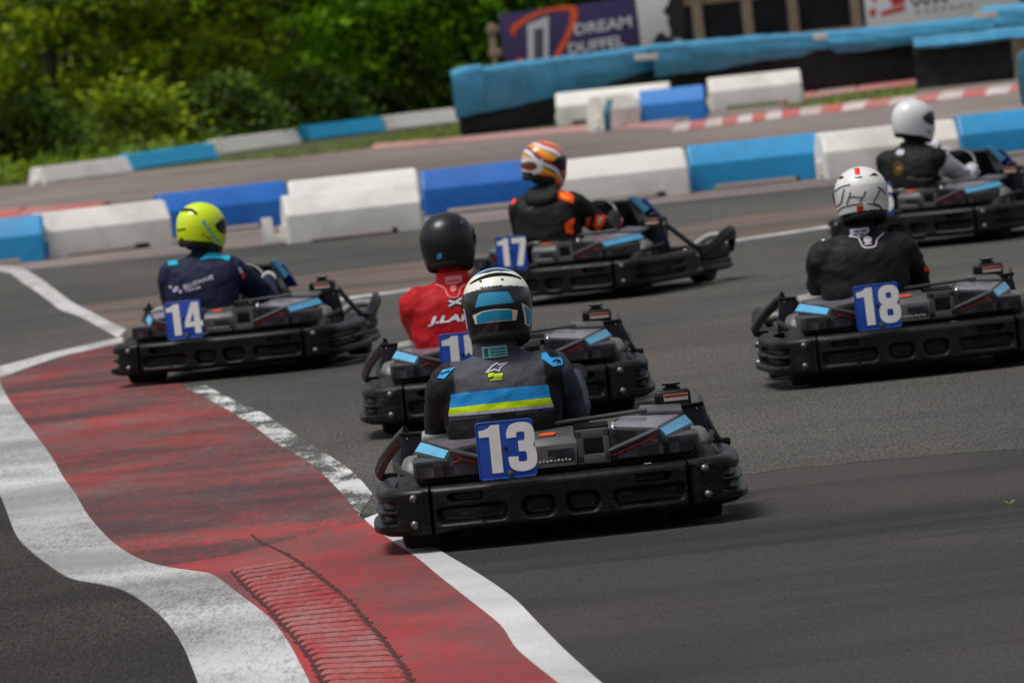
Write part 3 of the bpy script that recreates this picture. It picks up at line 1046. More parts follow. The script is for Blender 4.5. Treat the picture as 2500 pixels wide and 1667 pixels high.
LEAF = {
    "yellow": [leaf_mat("leaf_yellow_green", rgb(146, 169, 26), rgb(189, 207, 44)), leaf_mat("leaf_olive", rgb(108, 131, 26), rgb(141, 163, 34)), leaf_mat("leaf_dark_olive", rgb(64, 82, 24), rgb(92, 110, 30))],
    "green": [leaf_mat("leaf_green", rgb(121, 177, 28), rgb(167, 212, 44)), leaf_mat("leaf_mid_green", rgb(78, 126, 26), rgb(106, 154, 34)), leaf_mat("leaf_deep_green", rgb(63, 93, 24), rgb(86, 116, 32))],
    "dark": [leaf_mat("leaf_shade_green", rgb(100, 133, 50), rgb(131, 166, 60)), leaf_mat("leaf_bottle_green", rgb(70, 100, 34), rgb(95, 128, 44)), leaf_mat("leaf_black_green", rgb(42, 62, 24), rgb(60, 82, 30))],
}
M["bark"] = simple("bark", rgb(84, 76, 64), 0.9, var=0.4, vs=6, bump=0.6, bs=30)


def leaves(centers, per, spread, size, mats, weights, name, parent, flatness=0.5):
    n = len(centers) * per
    c = np.repeat(np.array(centers), per, axis=0)
    mi = np.repeat(RNG.choice(len(mats), len(centers), p=weights), per)
    off = RNG.normal(0, 1, (n, 3)) * np.array([spread, spread, spread * flatness])
    p = c + off
    p[:, 2] = np.maximum(p[:, 2], 0.05)
    d = RNG.normal(0, 1, (n, 3)); d[:, 2] *= 0.6
    d /= np.linalg.norm(d, axis=1)[:, None]
    up = RNG.normal(0, 0.6, (n, 3)) + np.array([0, -0.25, 0.9])
    e = np.cross(d, up); e /= np.linalg.norm(e, axis=1)[:, None]
    s = size * RNG.uniform(0.6, 1.35, n)[:, None]
    v = np.stack([p - d * s * 0.5, p + e * s * 0.30, p + d * s * 0.5, p - e * s * 0.30], axis=1).reshape(-1, 3)
    me = bpy.data.meshes.new(name)
    me.vertices.add(n * 4); me.vertices.foreach_set("co", v.ravel())
    me.loops.add(n * 4); me.loops.foreach_set("vertex_index", np.arange(n * 4))
    me.polygons.add(n); me.polygons.foreach_set("loop_start", np.arange(n) * 4); me.polygons.foreach_set("loop_total", np.full(n, 4))
    for m in mats:
        me.materials.append(m)
    me.polygons.foreach_set("material_index", mi.astype(np.int32))
    me.update(calc_edges=True)
    o = bpy.data.objects.new(name, me)
    COL.objects.link(o)
    o.parent = parent
    return o


def tree(name, label, x, y, h, w, kind, clumps, group, lean=0.0, low=0.25, per=36, size=0.17, trunk=0.14, weights=(0.45, 0.33, 0.22), visible_trunk=True):
    root = empty(name, (x, y, 0))
    tag(root, label, "tree" if "tree" in name else "bush", group)
    wood = MB()
    nodes = catmull([(0, 0, -0.1), (lean * 0.3, 0, h * 0.25), (lean * 0.6 + 0.1, 0.05, h * 0.5), (lean, 0, h * 0.85)], 5)
    wood.tube(nodes, [trunk * (1 - 0.8 * i / len(nodes)) for i in range(len(nodes))], 8)
    cen = []
    for i in range(9):
        t = random.uniform(0.25, 0.9)
        p = nodes[int(t * (len(nodes) - 1))]
        q = random.uniform(0, 6.28)
        ln = w * random.uniform(0.45, 0.9)
        e = p + Vector((math.cos(q) * ln, math.sin(q) * ln, random.uniform(0.05, 0.5) * ln))
        mid = p.lerp(e, 0.5) + Vector((0, 0, -0.06 * ln))
        wood.tube([p, mid, e], [trunk * 0.35, trunk * 0.22, trunk * 0.08], 6)
    wood.build("trunk", M["bark"], root)
    for i in range(clumps):
        t = low + (1 - low) * random.random() ** 1.15
        prof = math.sin(min(1.0, (t - low * 0.6) / (1 - low * 0.6)) ** 0.65 * math.pi) ** 0.6 if t < 0.985 else 0.15
        q = random.uniform(0, 2 * math.pi)
        rr = w * max(0.15, prof) * (random.uniform(0.25, 1) ** 0.4) * (1 + 0.18 * math.sin(q * 3 + i))
        cen.append((lean * t + math.cos(q) * rr, math.sin(q) * rr, h * t))
    leaves(cen, per, 0.20, size, LEAF[kind], weights, "crown", root)


ROW = sorted((G(*p).x, G(*p).y) for p in ((-60, 470), (113, 453), (326, 421), (536, 385), (738, 350), (944, 320), (1122, 299), (1240, 284)))
row_y = lambda x: float(np.interp(x, [p[0] for p in ROW], [p[1] for p in ROW]))
GT = "trees standing beyond the far bend"
tree("broadleaf_tree", "yellow-green tree in the picture's upper corner, its skirts reaching the asphalt", -8.7, 129.6, 6.5, 1.7, "yellow", 420, GT, low=0.02)
tree("broadleaf_tree", "olive yellow tree with loose sprays above the white end block", -6.6, 134.5, 7.0, 1.7, "yellow", 420, GT, low=0.04, lean=0.3)
tree("broadleaf_tree", "light yellow-green tree rising over the first low sky blue block", -4.7, 137.3, 7.0, 1.5, "yellow", 420, GT, low=0.05)
tree("broadleaf_tree", "bright green tree over the low white block beside the dark gap", -2.9, 141.0, 6.8, 1.6, "green", 430, GT, low=0.04, weights=(.62, .28, .10))
tree("broadleaf_tree", "bright green tree over the second low sky blue block", -1.1, 142.5, 6.6, 1.6, "green", 420, GT, low=0.04)
tree("broadleaf_tree", "green tree squeezed against the edge of the purple board", 0.6, 143.0, 6.6, 1.4, "green", 370, GT, low=0.05, weights=(.3, .4, .3))
tree("broadleaf_tree", "deep green tree behind the purple board", 2.3, 145.0, 7.0, 1.7, "dark", 200, GT, low=0.1)
GB = "bushes under the trees"
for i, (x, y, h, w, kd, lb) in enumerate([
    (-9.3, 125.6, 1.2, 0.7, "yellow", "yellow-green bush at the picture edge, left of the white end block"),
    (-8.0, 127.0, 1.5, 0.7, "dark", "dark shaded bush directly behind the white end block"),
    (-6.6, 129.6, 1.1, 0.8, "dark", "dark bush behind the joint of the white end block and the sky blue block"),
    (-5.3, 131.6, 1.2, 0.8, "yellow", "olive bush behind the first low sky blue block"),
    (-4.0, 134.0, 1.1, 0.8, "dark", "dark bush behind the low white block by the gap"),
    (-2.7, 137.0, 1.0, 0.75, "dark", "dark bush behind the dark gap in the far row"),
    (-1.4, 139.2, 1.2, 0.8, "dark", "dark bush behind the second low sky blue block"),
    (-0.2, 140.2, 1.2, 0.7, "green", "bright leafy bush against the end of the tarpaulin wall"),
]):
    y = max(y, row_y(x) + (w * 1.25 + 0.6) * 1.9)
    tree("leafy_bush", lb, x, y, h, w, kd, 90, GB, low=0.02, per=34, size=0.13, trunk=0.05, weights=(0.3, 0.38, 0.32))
# pale stem leaning among the leaves
pb = P(1052, 236, 139.6)
o = MB().tube(catmull([(0, 0, -0.1), (-0.08, 0, 0.45), (-0.24, 0, 0.95), (-0.46, -0.1, 1.55), (-0.7, 0.2, 2.6)], 5), [0.042 - 0.0014 * i for i in range(21)], 8).build("bare_stem", simple("pale_bark", rgb(104, 92, 72), 0.9, var=0.4, vs=5), None)
o.location = (pb.x, row_y(pb.x) + 2.2, 0)
tag(o, "bare pale leaning tree stem among the green leaves", "tree stem")
# deep wood behind, read as one mass
wood_root = []
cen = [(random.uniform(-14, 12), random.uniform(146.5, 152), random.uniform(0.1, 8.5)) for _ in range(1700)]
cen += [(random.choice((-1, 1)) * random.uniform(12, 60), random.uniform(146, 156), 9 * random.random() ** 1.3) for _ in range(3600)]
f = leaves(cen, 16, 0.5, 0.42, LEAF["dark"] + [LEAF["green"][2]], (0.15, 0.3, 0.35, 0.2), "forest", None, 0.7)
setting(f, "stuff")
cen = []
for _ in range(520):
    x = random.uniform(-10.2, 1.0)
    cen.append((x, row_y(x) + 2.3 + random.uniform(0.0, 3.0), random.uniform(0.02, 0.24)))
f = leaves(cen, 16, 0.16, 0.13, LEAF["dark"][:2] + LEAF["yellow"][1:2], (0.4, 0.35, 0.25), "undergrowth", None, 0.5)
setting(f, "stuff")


# ------------------------------------------------------------------ the karts
# kart space: x to the right, y forward from the rear bumper, z up from the ground
def sstep(a):
    a = np.clip(a, 0, 1)
    return a * a * (3 - 2 * a)


def rrect(s, z, cs, cz, hs, hz, r, edge):
    qx, qz = np.abs(s - cs) - hs + r, np.abs(z - cz) - hz + r
    sd = np.hypot(np.maximum(qx, 0), np.maximum(qz, 0)) + np.minimum(np.maximum(qx, qz), 0) - r
    edge = np.where(z < cz - hz * 0.2, edge * 1.5, edge * 0.8) if edge > .01 else edge
    return sstep(-sd / edge)


def sweep_shell(plan, prof, depth, step=0.008):
    """sweep an (outward, z) profile along a plan curve, pushing the face in by depth(s, x, y, z)"""
    plan = [Vector((p[0], p[1], 0)) for p in plan]
    L = sum((b - a).length for a, b in zip(plan, plan[1:]))
    n = max(8, int(L / step))
    pts = resample(plan, n)
    rings = []
    for i, p in enumerate(pts):
        t = (pts[min(i + 1, n - 1)] - pts[max(i - 1, 0)]).normalized()
        nrm = Vector((t.y, -t.x, 0))
        s = L * i / (n - 1)
        ring = []
        for o, z, face in prof:
            d = depth(s, p.x, p.y, z) * face
            q = p + nrm * (o - d)
            ring.append((q.x, q.y, z))
        rings.append(ring)
    return MB().loft(rings, closed_u=True, cap=True)


def bumper_profile(z0, z1, n=34, back=0.075, low=0.0):
    pr = [(-back, z1 - 0.012, 0), (-0.042, z1, 0), (-0.028, z1 - 0.002, 0), (-0.016, z1 - 0.007, 0), (-0.007, z1 - 0.014, 0.1), (-0.002, z1 - 0.021, 0.3)]
    for i in range(n):
        z = z1 - 0.028 - (z1 - z0 - 0.048) * i / (n - 1)
        pr.append((low * max(0, (0.115 - z) / 0.05) * (1 if z < 0.115 else 0), z, 1))
    pr += [(low - 0.004, z0 + 0.012, 0.3), (low - 0.016, z0 + 0.003, 0), (-0.045, z0, 0), (-back, z0 + 0.004, 0)]
    return pr


def rear_bumper(parent):
    plan = catmull([(-0.484, 0.052), (-0.40, 0.030), (-0.25, 0.010), (0, 0.0), (0.25, 0.010), (0.40, 0.030), (0.484, 0.052)], 12)

    def dep(s, x, y, z):
        x = x - 0.0
        a = abs(x)
        d = 0.0
        d = max(d, 0.050 * rrect(a, z, 0.352, 0.192, 0.066, 0.0165, 0.016, 0.006))
        d = max(d, 0.032 * rrect(a, z, 0.335, 0.124, 0.135, 0.038, 0.024, 0.018))
        d = max(d, 0.040 * rrect(a, z, 0.083, 0.126, 0.064, 0.044, 0.034, 0.018))
        d += 0.004 * math.sin(x * 23) * rrect(a, z, 0.335, 0.12, 0.12, 0.03, 0.02, 0.02)
        d += 0.012 * rrect(a, z, 0.484, 0.15, 0.006, 0.2, 0.002, 0.006)
        return float(d)
    o = sweep_shell(plan, bumper_profile(0.058, 0.240, 40), dep).build("rear_bumper", M["plastic"], parent, smooth=50)
    for x, z in ((-0.19, 0.168), (0.19, 0.168), (-0.17, 0.108), (0.17, 0.108), (0.0, 0.115), (-0.30, 0.115)):
        MB().lathe([(0.0001, -0.006), (0.007, -0.005), (0.009, 0.004)], (x, 0.012 + 0.03 * x * x, z), "y", 10).build("bolt", M["plastic"], o)
    return o


def side_bumper(parent, sgn):
    plan = catmull([(0.492, 0.054), (0.545, 0.066), (0.600, 0.092), (0.645, 0.135), (0.672, 0.20), (0.684, 0.32), (0.690, 0.55), (0.688, 0.80), (0.676, 0.97), (0.650, 1.08), (0.610, 1.15)], 8)

    def dep(s, x, y, z):
        k = float(sstep((s - 0.135) / 0.02)) * (1 - float(sstep((s - 0.74) / 0.05)))
        d = 0.0
        for zc in (0.176, 0.127):
            d = max(d, 0.030 * float(sstep(1.5 - abs(z - zc) / (0.012 if z > zc else 0.017))) * k)
        d = max(d, 0.02 * float(rrect(s, z, 0.5, 0.14, 0.035, 0.012, 0.01, 0.006)))
        k2 = float(sstep((s - 0.16) / 0.06)) * (1 - float(sstep((s - 1.05) / 0.1)))
        if z < 0.108:
            d -= 0.022 * k2 * float(sstep((0.112 - z) / 0.012))
        elif z < 0.158 and z > 0.122:
            d -= 0.006 * k2
        d += 0.010 * float(sstep(1 - abs(s - 0.012) / 0.014))
        return d
    mb = sweep_shell(plan, bumper_profile(0.058, 0.240, 40), dep)
    mb.v = [(x * sgn, y, z) for x, y, z in mb.v]
    o = mb.build("side_bumper", M["plastic"], parent, smooth=50)
    for (x, y, z, ax) in ((0.548, 0.052, 0.200, "y"), (0.552, 0.052, 0.103, "y"), (0.682, 0.97, 0.190, "x"), (0.688, 0.97, 0.100, "x")):
        pr = [(0.0001, -0.012), (0.008, -0.011), (0.0145, -0.006), (0.017, 0.006)]
        if ax == "x":
            pr = [(r, -h * sgn) for r, h in pr]
        MB().lathe(pr, (x * sgn, y, z), ax, 14).build("bolt", M["metal"], o, smooth=60)
    return o


def front_bumper(parent):
    half = [(0.585, 1.20), (0.612, 1.32), (0.615, 1.50), (0.59, 1.70), (0.53, 1.84), (0.42, 1.93), (0.22, 1.975), (0, 1.985)]
    plan = catmull(half + [(-x, y) for x, y in half[::-1][1:]], 6)
    plan = [(p[0], p[1]) for p in plan]

    def dep(s, x, y, z):
        return 0.014 * float(sstep(1 - abs(z - 0.145) / 0.012)) - 0.012 * float(sstep((0.11 - z) / 0.02))
    mb = sweep_shell(plan, bumper_profile(0.062, 0.232, 24), dep, 0.014)
    o = mb.build("front_bumper", M["plastic"], parent, smooth=50)
    for s in (1, -1):
        arch = catmull([(0.58 * s, 1.24, 0.19), (0.60 * s, 1.42, 0.222), (0.605 * s, 1.58, 0.275), (0.59 * s, 1.74, 0.300), (0.555 * s, 1.86, 0.285), (0.50 * s, 1.93, 0.19)], 6)
        MB().tube(arch, [0.044] * len(arch), 10, flat=0.6).build("nose_arch", M["plastic"], o, smooth=60)
        brace = catmull([(0.36 * s, 1.62, 0.22), (0.46 * s, 1.70, 0.285), (0.585 * s, 1.73, 0.275)], 6)
        MB().tube(brace, 0.024, 8).build("nose_brace", M["palegrey"], o, smooth=60)
    return o


def quad_decal(pts, off, name, m, parent, thick=0.003):
    """a thin raised patch over a flat facet"""
    p = [Vector(q) for q in pts]
    n = (p[1] - p[0]).cross(p[2] - p[0]).normalized() * off
    mb = MB().prism([q + n for q in p], -n.normalized() * thick * (1 if off > 0 else -1))
    return mb.build(name, m, parent, smooth=0)


def cover(parent, s):
    v = lambda x, y, z: (x * s, y, z)
    A = dict(a=v(.20, .10, .262), b=v(.20, .10, .385), c=v(.39, .10, .362), d=v(.412, .10, .331), e=v(.53, .125, .331), f=v(.53, .125, .262),
             a2=v(.20, .56, .262), b2=v(.25, .47, .408), c2=v(.505, .50, .388), d2=v(.532, .52, .352), e2=v(.545, .56, .327), f2=v(.545, .56, .262))
    K = list(A)
    F = ["afedcb", ["b", "c", "c2", "b2"], ["c", "d", "d2", "c2"], ["d", "e", "e2", "d2"], ["e", "f", "f2", "e2"], ["a2", "b2", "c2", "d2", "e2", "f2"], ["a", "b", "b2", "a2"], ["a", "a2", "f2", "f"]]
    mb = MB().poly([A[k] for k in K], [[K.index(q) for q in f] for f in F], 0.007, seg=2)
    o = mb.build("engine_cover" if s > 0 else "tank_cover", M["cover"], parent, smooth=35)
    V = lambda *k: [Vector(A[q]) for q in k]
    sg = 1 if s > 0 else -1

    def inset(ks, t, name, m, off=0.003):
        p = V(*ks)
        c = sum(p, Vector()) / len(p)
        p = [c + (q - c) * t for q in p]
        n = (p[1] - p[0]).cross(p[-1] - p[0]).normalized()
        cc = Vector((0.36 * s, 0.3, 0.3))
        if n.dot(c - cc) < 0:
            p = p[::-1]; n = -n
        MB().prism([q + n * off for q in p], -n * off * 1.6).build(name, m, o, smooth=0)
    inset(["c", "d", "d2", "c2"], 0.90, "blue_stripe", M["cyan"], 0.004)
    inset(["b", "c", "c2", "b2"], 0.86, "top_film", M["topfilm"])
    inset(["e", "f", "f2", "e2"], 0.84, "side_film", M["sticker"])
    y = 0.0985
    P3 = lambda *q: [Vector((x * s, y, z)) for x, z in q]
    for poly in (P3((.212, .325), (.212, .376), (.365, .357)), P3((.212, .270), (.39, .342), (.402, .325), (.402, .270))):
        p = poly if s > 0 else poly[::-1]
        MB().prism(p, (0, 0.004, 0)).build("film", M["sticker"], o, smooth=0)
    p = P3((.425, .270), (.425, .322), (.52, .322), (.52, .270))
    for q in p:
        q.y = 0.1 + (abs(q.x) - 0.412) / 0.118 * 0.025 - 0.003
    MB().prism(p if s > 0 else p[::-1], (0, 0.004, 0)).build("film", M["sticker"], o, smooth=0)
    MB().tube([v(.198, .096, .300), v(.30, .094, .333), v(.394, .096, .364)], 0.0095, 8).build("ridge", M["greybox"], o)
    red = MB()
    red.tube([v(.214, .0945, .283), v(.352, .0945, .329), v(.388, .0945, .355)], 0.0027, 6)
    red.tube([v(.352, .0935, .329), v(.384, .0935, .318)], 0.0024, 6)
    red.build("red_line", M["red"], o)
    # raised ledge and bolt, scoop over the front end
    MB().poly([v(.33, .50, .395), v(.50, .50, .385), v(.50, .67, .40), v(.33, .67, .415), v(.34, .50, .415), v(.495, .50, .405), v(.495, .67, .42), v(.34, .67, .432)],
              [(0, 1, 2, 3), (4, 5, 6, 7), (0, 1, 5, 4), (1, 2, 6, 5), (2, 3, 7, 6), (3, 0, 4, 7)], 0.006).build("ledge", M["greybox"] if s > 0 else M["palegrey"], o, smooth=35)  # left ledge paler than the right: sky reflection put into its colour
    MB().lathe([(0.0001, 0.014), (0.008, 0.012), (0.010, 0.0), (0.013, -0.004)], v(.225, .135, .392), "z", 12).build("bolt", M["chrome"], o)
    MB().lathe([(0.0001, -0.002), (0.013, -0.002), (0.014, 0.01)], v(.232, .098, .352), "y", 14).build("vent_hole", M["void"], o)
    arc = [v(.555, .47 + .105 * math.cos(t), .235 + .105 * math.sin(t)) for t in np.linspace(-0.15, math.pi + 0.15, 18)]
    mb = MB()
    rings = []
    for p in arc:
        c = Vector((p[0], .47, .235))
        d = (Vector(p) - c).normalized()
        rings.append([Vector(p) + Vector((dx * s, 0, 0)) + d * dr for dx, dr in ((-.035, .004), (.0, .0), (.018, -.010), (.030, -.034), (.024, -.044), (-.035, -.03))])
    mb.loft(rings)
    mb.build("arch_guard", M["archgrey"], o, smooth=50)
    MB().lathe([(0.0001, .0 * s), (0.05, .0 * s), (0.078, -.008 * s), (0.086, -.04 * s)], v(.57, .47, .235), "x", 20).build("drive_disc", M["metal"], o, smooth=50)
    return o


M["archgrey"] = simple("scuffed_grey", rgb(104, 102, 100), 0.42, var=0.2, vs=9, dirt=rgb(44, 42, 40), dirt_amt=0.6)
M["topfilm"] = simple("sky_sheen_film", rgb(120, 114, 124), 0.22, var=0.25, vs=8, dirt=rgb(70, 64, 72), dirt_amt=0.6)  # violet film made paler: the sky's reflection is put into its colour


def wheel(parent, x, y, r, w):
    s = 1 if x > 0 else -1
    prof = [(r * .55, -w / 2), (r * .8, -w / 2), (r * .95, -w * .46), (r, -w * .36), (r, w * .36), (r * .95, w * .46), (r * .8, w / 2), (r * .55, w / 2), (r * .5, w * .3), (r * .5, -w * .3)]
    o = MB().loft([[(x + h, y + rr * math.cos(t), r + rr * math.sin(t)) for t in np.linspace(0, 2 * math.pi, 33)[:-1]] for rr, h in prof + prof[:1]], cap=False).build("wheel", M["rubber"], parent, smooth=50)
    MB().lathe([(0.0001, -w * .2), (r * .2, -w * .3), (r * .45, -w * .25), (r * .5, -w * .4), (r * .52, -w * .45), (r * .52, w * .45), (r * .45, w * .25), (r * .2, w * .3), (0.0001, w * .2)], (x, y, r), "x", 24).build("rim", M["plastic"], o)
    return o


# number glyphs: heavy condensed figures drawn as strokes, unit height
def glyph(ch):
    W = 0.20
    sets = []

    def st(pts, w=W, n=6):
        sp = catmull([Vector((x, y, 0)) for x, y in pts], n)
        sets.append(stroke(sp, [w] * len(sp)))
    if ch == "1":
        sets.append(poly2d([(.20, 0), (.42, 0), (.42, 1), (.25, 1), (.20, .95), (.10, .91), (.0, .90), (.0, .76), (.20, .76)]))
        return sets, .42
    if ch == "7":
        sets.append(poly2d([(0, 1), (.54, 1), (.54, .84), (.36, 0), (.13, 0), (.31, .81), (0, .81)]))
        return sets, .54
    if ch == "4":
        sets.append(poly2d([(.26, 1), (.26, .62), (.17, .38), (.30, .38), (.30, .22), (0, .22), (0, .38)]))
        sets.append(poly2d([(.265, 1), (.49, 1), (.49, .385), (.57, .385), (.57, .22), (.49, .22), (.49, 0), (.30, 0), (.30, .62), (.265, .62)]))
        return sets, .57
    if ch == "3":
        st([(.10, .70), (.10, .80), (.15, .885), (.28, .91), (.41, .885), (.455, .80), (.455, .65), (.42, .565), (.33, .53), (.22, .53)])
        st([(.22, .50), (.34, .50), (.43, .46), (.465, .37), (.465, .21), (.42, .12), (.28, .09), (.14, .12), (.10, .21), (.10, .31)])
        return sets, .56
    if ch == "5":
        sets.append(poly2d([(.02, 1), (.53, 1), (.53, .83), (.21, .83), (.20, .62), (.02, .45)]))
        st([(.12, .54), (.20, .58), (.33, .585), (.42, .54), (.46, .43), (.46, .22), (.41, .12), (.28, .09), (.15, .12), (.10, .21), (.10, .32)])
        return sets, .56
    if ch in "68":
        def ring(cy, hy, hx=.18, cx=.28):
            pts = [Vector((cx + hx * (abs(math.cos(t)) ** .7) * (1 if math.cos(t) > 0 else -1), cy + hy * (abs(math.sin(t)) ** .7) * (1 if math.sin(t) > 0 else -1), 0)) for t in np.linspace(0, 2 * math.pi, 29)]
            sets.append(stroke(pts, [W * .98] * 29))
        if ch == "8":
            ring(.28, .19); ring(.735, .175, .17)
        else:
            ring(.30, .21)
            st([(.10, .40), (.10, .70), (.14, .85), (.28, .91), (.42, .85), (.46, .76), (.46, .70)])
        return sets, .56
    return sets, .5


def number_plate(parent, digits):
    pc, w, h, y = (-0.184, 0.352), 0.211, 0.212, -0.012
    mb = MB()
    mb.box((pc[0], y, pc[1]), (w, 0.006, h), 0.0028)
    rim = []
    for i, (sx, sz) in enumerate(((-1, -1), (1, -1), (1, 1), (-1, 1))):
        for t in np.linspace(0, math.pi / 2, 5):
            a0 = (math.pi, 1.5 * math.pi, 0, .5 * math.pi)[i]
            rim.append((pc[0] + sx * (w / 2 - .012) + .012 * math.cos(a0 + t), y - .003, pc[1] + sz * (h / 2 - .012) + .012 * math.sin(a0 + t)))
    o = mb.build("number_plate", M["plate"], parent, smooth=40)
    MB().tube(rim, 0.0032, 8, True).build("rim_bead", M["plate"], o, smooth=80)
    H = 0.180
    fr = (Vector((0, y - 0.003, 0)), Vector((1, 0, 0)), Vector((0, 0, 1)), Vector((0, -1, 0)))
    gl = [glyph(c) for c in digits]
    tot = sum(g[1] for g in gl) * H + 0.024
    x = pc[0] - tot / 2 + 0.004
    for sets, gw in gl:
        mb = MB()
        for k, (vs, fs) in enumerate(sets):
            mb.add([(x + a * H * 1.04, y - 0.0062 - 0.0004 * k, pc[1] - H / 2 + 0.006 + b * H) for a, b in vs], fs)
        mb.build("digit", M["digit"], o, smooth=0, recalc=False)
        x += gw * H * 1.04 + 0.024
    MB().lathe([(0.0001, -0.010), (0.010, -0.009), (0.013, -0.002), (0.013, 0.004)], (pc[0] + .008, y - .003, pc[1] - h / 2 + .018), "y", 16).build("screw", M["metal"], o)
    MB().lathe([(0.0001, -0.008), (0.007, -0.007), (0.009, 0.002)], (pc[0], y - .003, pc[1] + .004), "y", 12).build("screw", M["gloss"], o)
    return o


def build_kart():
    k = empty("go_kart")
    rear_bumper(k)
    for s in (1, -1):
        side_bumper(k, s)
        cover(k, s)
    front_bumper(k)
    # grey engine box and vented bracket beside the plate
    b = MB().poly([(-.09, .075, .262), (.075, .075, .262), (.085, .09, .345), (.075, .12, .372), (-.09, .12, .372), (-.09, .09, .345), (-.09, .40, .262), (.075, .40, .262), (.085, .40, .36), (-.09, .40, .36), (.075, .36, .398), (-.09, .36, .398)],
                  [(0, 1, 2, 5), (5, 2, 3, 4), (4, 3, 10, 11), (11, 10, 8, 9), (9, 8, 7, 6), (0, 6, 7, 1), (1, 7, 8, 10, 3, 2), (0, 5, 4, 11, 9, 6)], 0.005).build("engine_box", M["greybox"], k, smooth=35)
    MB().box((.02, .0795, .30), (.10, .004, .055), 0, mi=0).build("film", M["sticker"], b)
    MB().prism([(-.055, .155, .3785), (-.04, .15, .378), (.0, .15, .3785), (.012, .20, .3835), (-.02, .21, .3845), (-.05, .20, .3835)], (0, 0, .003)).build("orange_logo", M["orange"], b, smooth=0)
    vs = []
    for i in range(9):
        x0 = -.062 + i * .014
        b_ = MB().box((x0, .0785, .286 + .002 * (i % 2)), (.009 - .003 * (i % 3 == 1), .003, .006 + .002 * (i % 2)))
        vs.append(b_)
    mb = MB()
    for q in vs:
        mb.add(q.v, q.f)
    mb.build("lettering", M["label"], b)
    br = MB()
    br.box((.142, .10, .372), (.124, .02, .036), .005); br.box((.142, .10, .278), (.124, .02, .036), .005)
    br.box((.094, .10, .325), (.028, .02, .126), .005); br.box((.192, .10, .325), (.024, .02, .126), .005)
    o = br.build("vent_bracket", M["greybox"], k)
    MB().box((.142, .135, .325), (.13, .01, .12)).build("dark_core", M["void"], o)
    for i in range(3):
        MB().box((.142, .17 + .05 * i, .392 + .004 * i), (.13, .022, .012), .004).build("fin", M["plastic"], o)
    # rails, seat, floor
    MB().tube([(-.02, .34, .412), (.16, .40, .414), (.36, .46, .420)], 0.009, 10).build("cross_rail", M["greybox"], k, smooth=60)
    MB().tube([(-.60, .62, .30), (-.58, .40, .28), (-.50, .20, .25), (0, .14, .25), (.50, .20, .25), (.58, .40, .28), (.60, .62, .30)], 0.014, 8).build("frame_tube", M["brown"], k, smooth=60)
    MB().box((0, .16, .13), (.90, .05, .05), .01).build("axle_carrier", M["void"], k)
    MB().tube([(-.55, .30, .14), (.55, .30, .14)], 0.018, 10).build("rear_axle", M["metal"], k)
    MB().poly([(-.52, .10, .055), (.52, .10, .055), (.55, 1.2, .055), (.3, 1.85, .055), (-.3, 1.85, .055), (-.55, 1.2, .055), (-.52, .10, .085), (.52, .10, .085), (.55, 1.2, .085), (.3, 1.85, .085), (-.3, 1.85, .085), (-.55, 1.2, .085)],
              [(0, 1, 2, 3, 4, 5), (6, 7, 8, 9, 10, 11), (0, 1, 7, 6), (1, 2, 8, 7), (2, 3, 9, 8), (3, 4, 10, 9), (4, 5, 11, 10), (5, 0, 6, 11)], .005).build("floor_tray", M["void"], k)
    xs = -0.184
    rings = []
    for y, z, hw in ((.262, .40, .12), (.272, .36, .18), (.30, .24, .20), (.36, .12, .205), (.50, .085, .205), (.72, .10, .19), (.84, .14, .16)):
        ring = []
        for t in np.linspace(-1, 1, 15):
            lift = abs(t) ** 3
            ring.append((xs + hw * t, y + (0.10 * lift if z > .2 else 0), z + (0.11 * lift if y > .3 else 0.0)))
        rings.append(ring)
    sm = MB().loft(rings, closed_u=False, cap=False)
    o = sm.build("seat", M["gloss"], k, smooth=80, recalc=False)
    md = o.modifiers.new("thickness", "SOLIDIFY"); md.thickness = 0.012
    # side panels with the tank box, slanted front stays
    for s in (1, -1):
        pan = MB().poly([(.385 * s, .715, .27), (.600 * s, .735, .25), (.575 * s, .72, .410), (.392 * s, .70, .402), (.385 * s, .735, .27), (.600 * s, .755, .25), (.575 * s, .74, .410), (.392 * s, .72, .402)],
                        [(0, 1, 2, 3), (4, 5, 6, 7), (0, 1, 5, 4), (1, 2, 6, 5), (2, 3, 7, 6), (3, 0, 4, 7)], .004)
        o = pan.build("side_panel", M["navy"], k, smooth=35)
        MB().box((.483 * s, .712, .408), (.20, .045, .014), .005, Matrix.Rotation(-.045 * s, 3, "Y")).build("top_lip", M["plastic"], o)
        for q in (.415, .555):
            MB().lathe([(0.0001, -0.004), (0.004, -0.004), (0.005, 0.003)], (q * s, .700, .396), "y", 8).build("rivet", M["chrome"], o)
        stay = catmull([(.572 * s, .74, .428), (.592 * s, .90, .345), (.628 * s, 1.03, .262), (.648 * s, 1.12, .225)] if s > 0 else [(.555 * s, .74, .418), (.600 * s, .84, .375), (.650 * s, .96, .315), (.682 * s, 1.06, .255)], 6)
        MB().tube(stay, 0.021 if s > 0 else 0.03, 10, flat=.45).build("front_stay", M["navy"] if s > 0 else M["gloss"], k, smooth=60)
        MB().box((.645 * s, 1.09, .238), (.07, .09, .03), .008).build("stay_foot", M["plastic"], k)
        MB().tube([(.42 * s, 1.2, .14), (.56 * s, 1.32, .13)], .014, 8).build("stub_axle", M["metal"], k)
        wheel(k, .50 * s, .30, .138, .21)
        wheel(k, .535 * s, 1.36, .126, .13)
        MB().box((.36 * s, 1.50, .17), (.03, .02, .10), .004, Matrix.Rotation(-.4, 3, "X")).build("pedal", M["chrome"], k)
    tk = MB().box((.470, .815, .402), (.138, .13, .14), .020, seg=3).build("fuel_tank", M["plastic"], k, smooth=50)
    MB().lathe([(.032, .464), (.034, .474), (.034, .480), (.022, .483), (.022, .486), (.036, .489), (.036, .496), (.0001, .499)], (.470, .82, 0), "z", 20).build("cap", M["gloss"], tk)
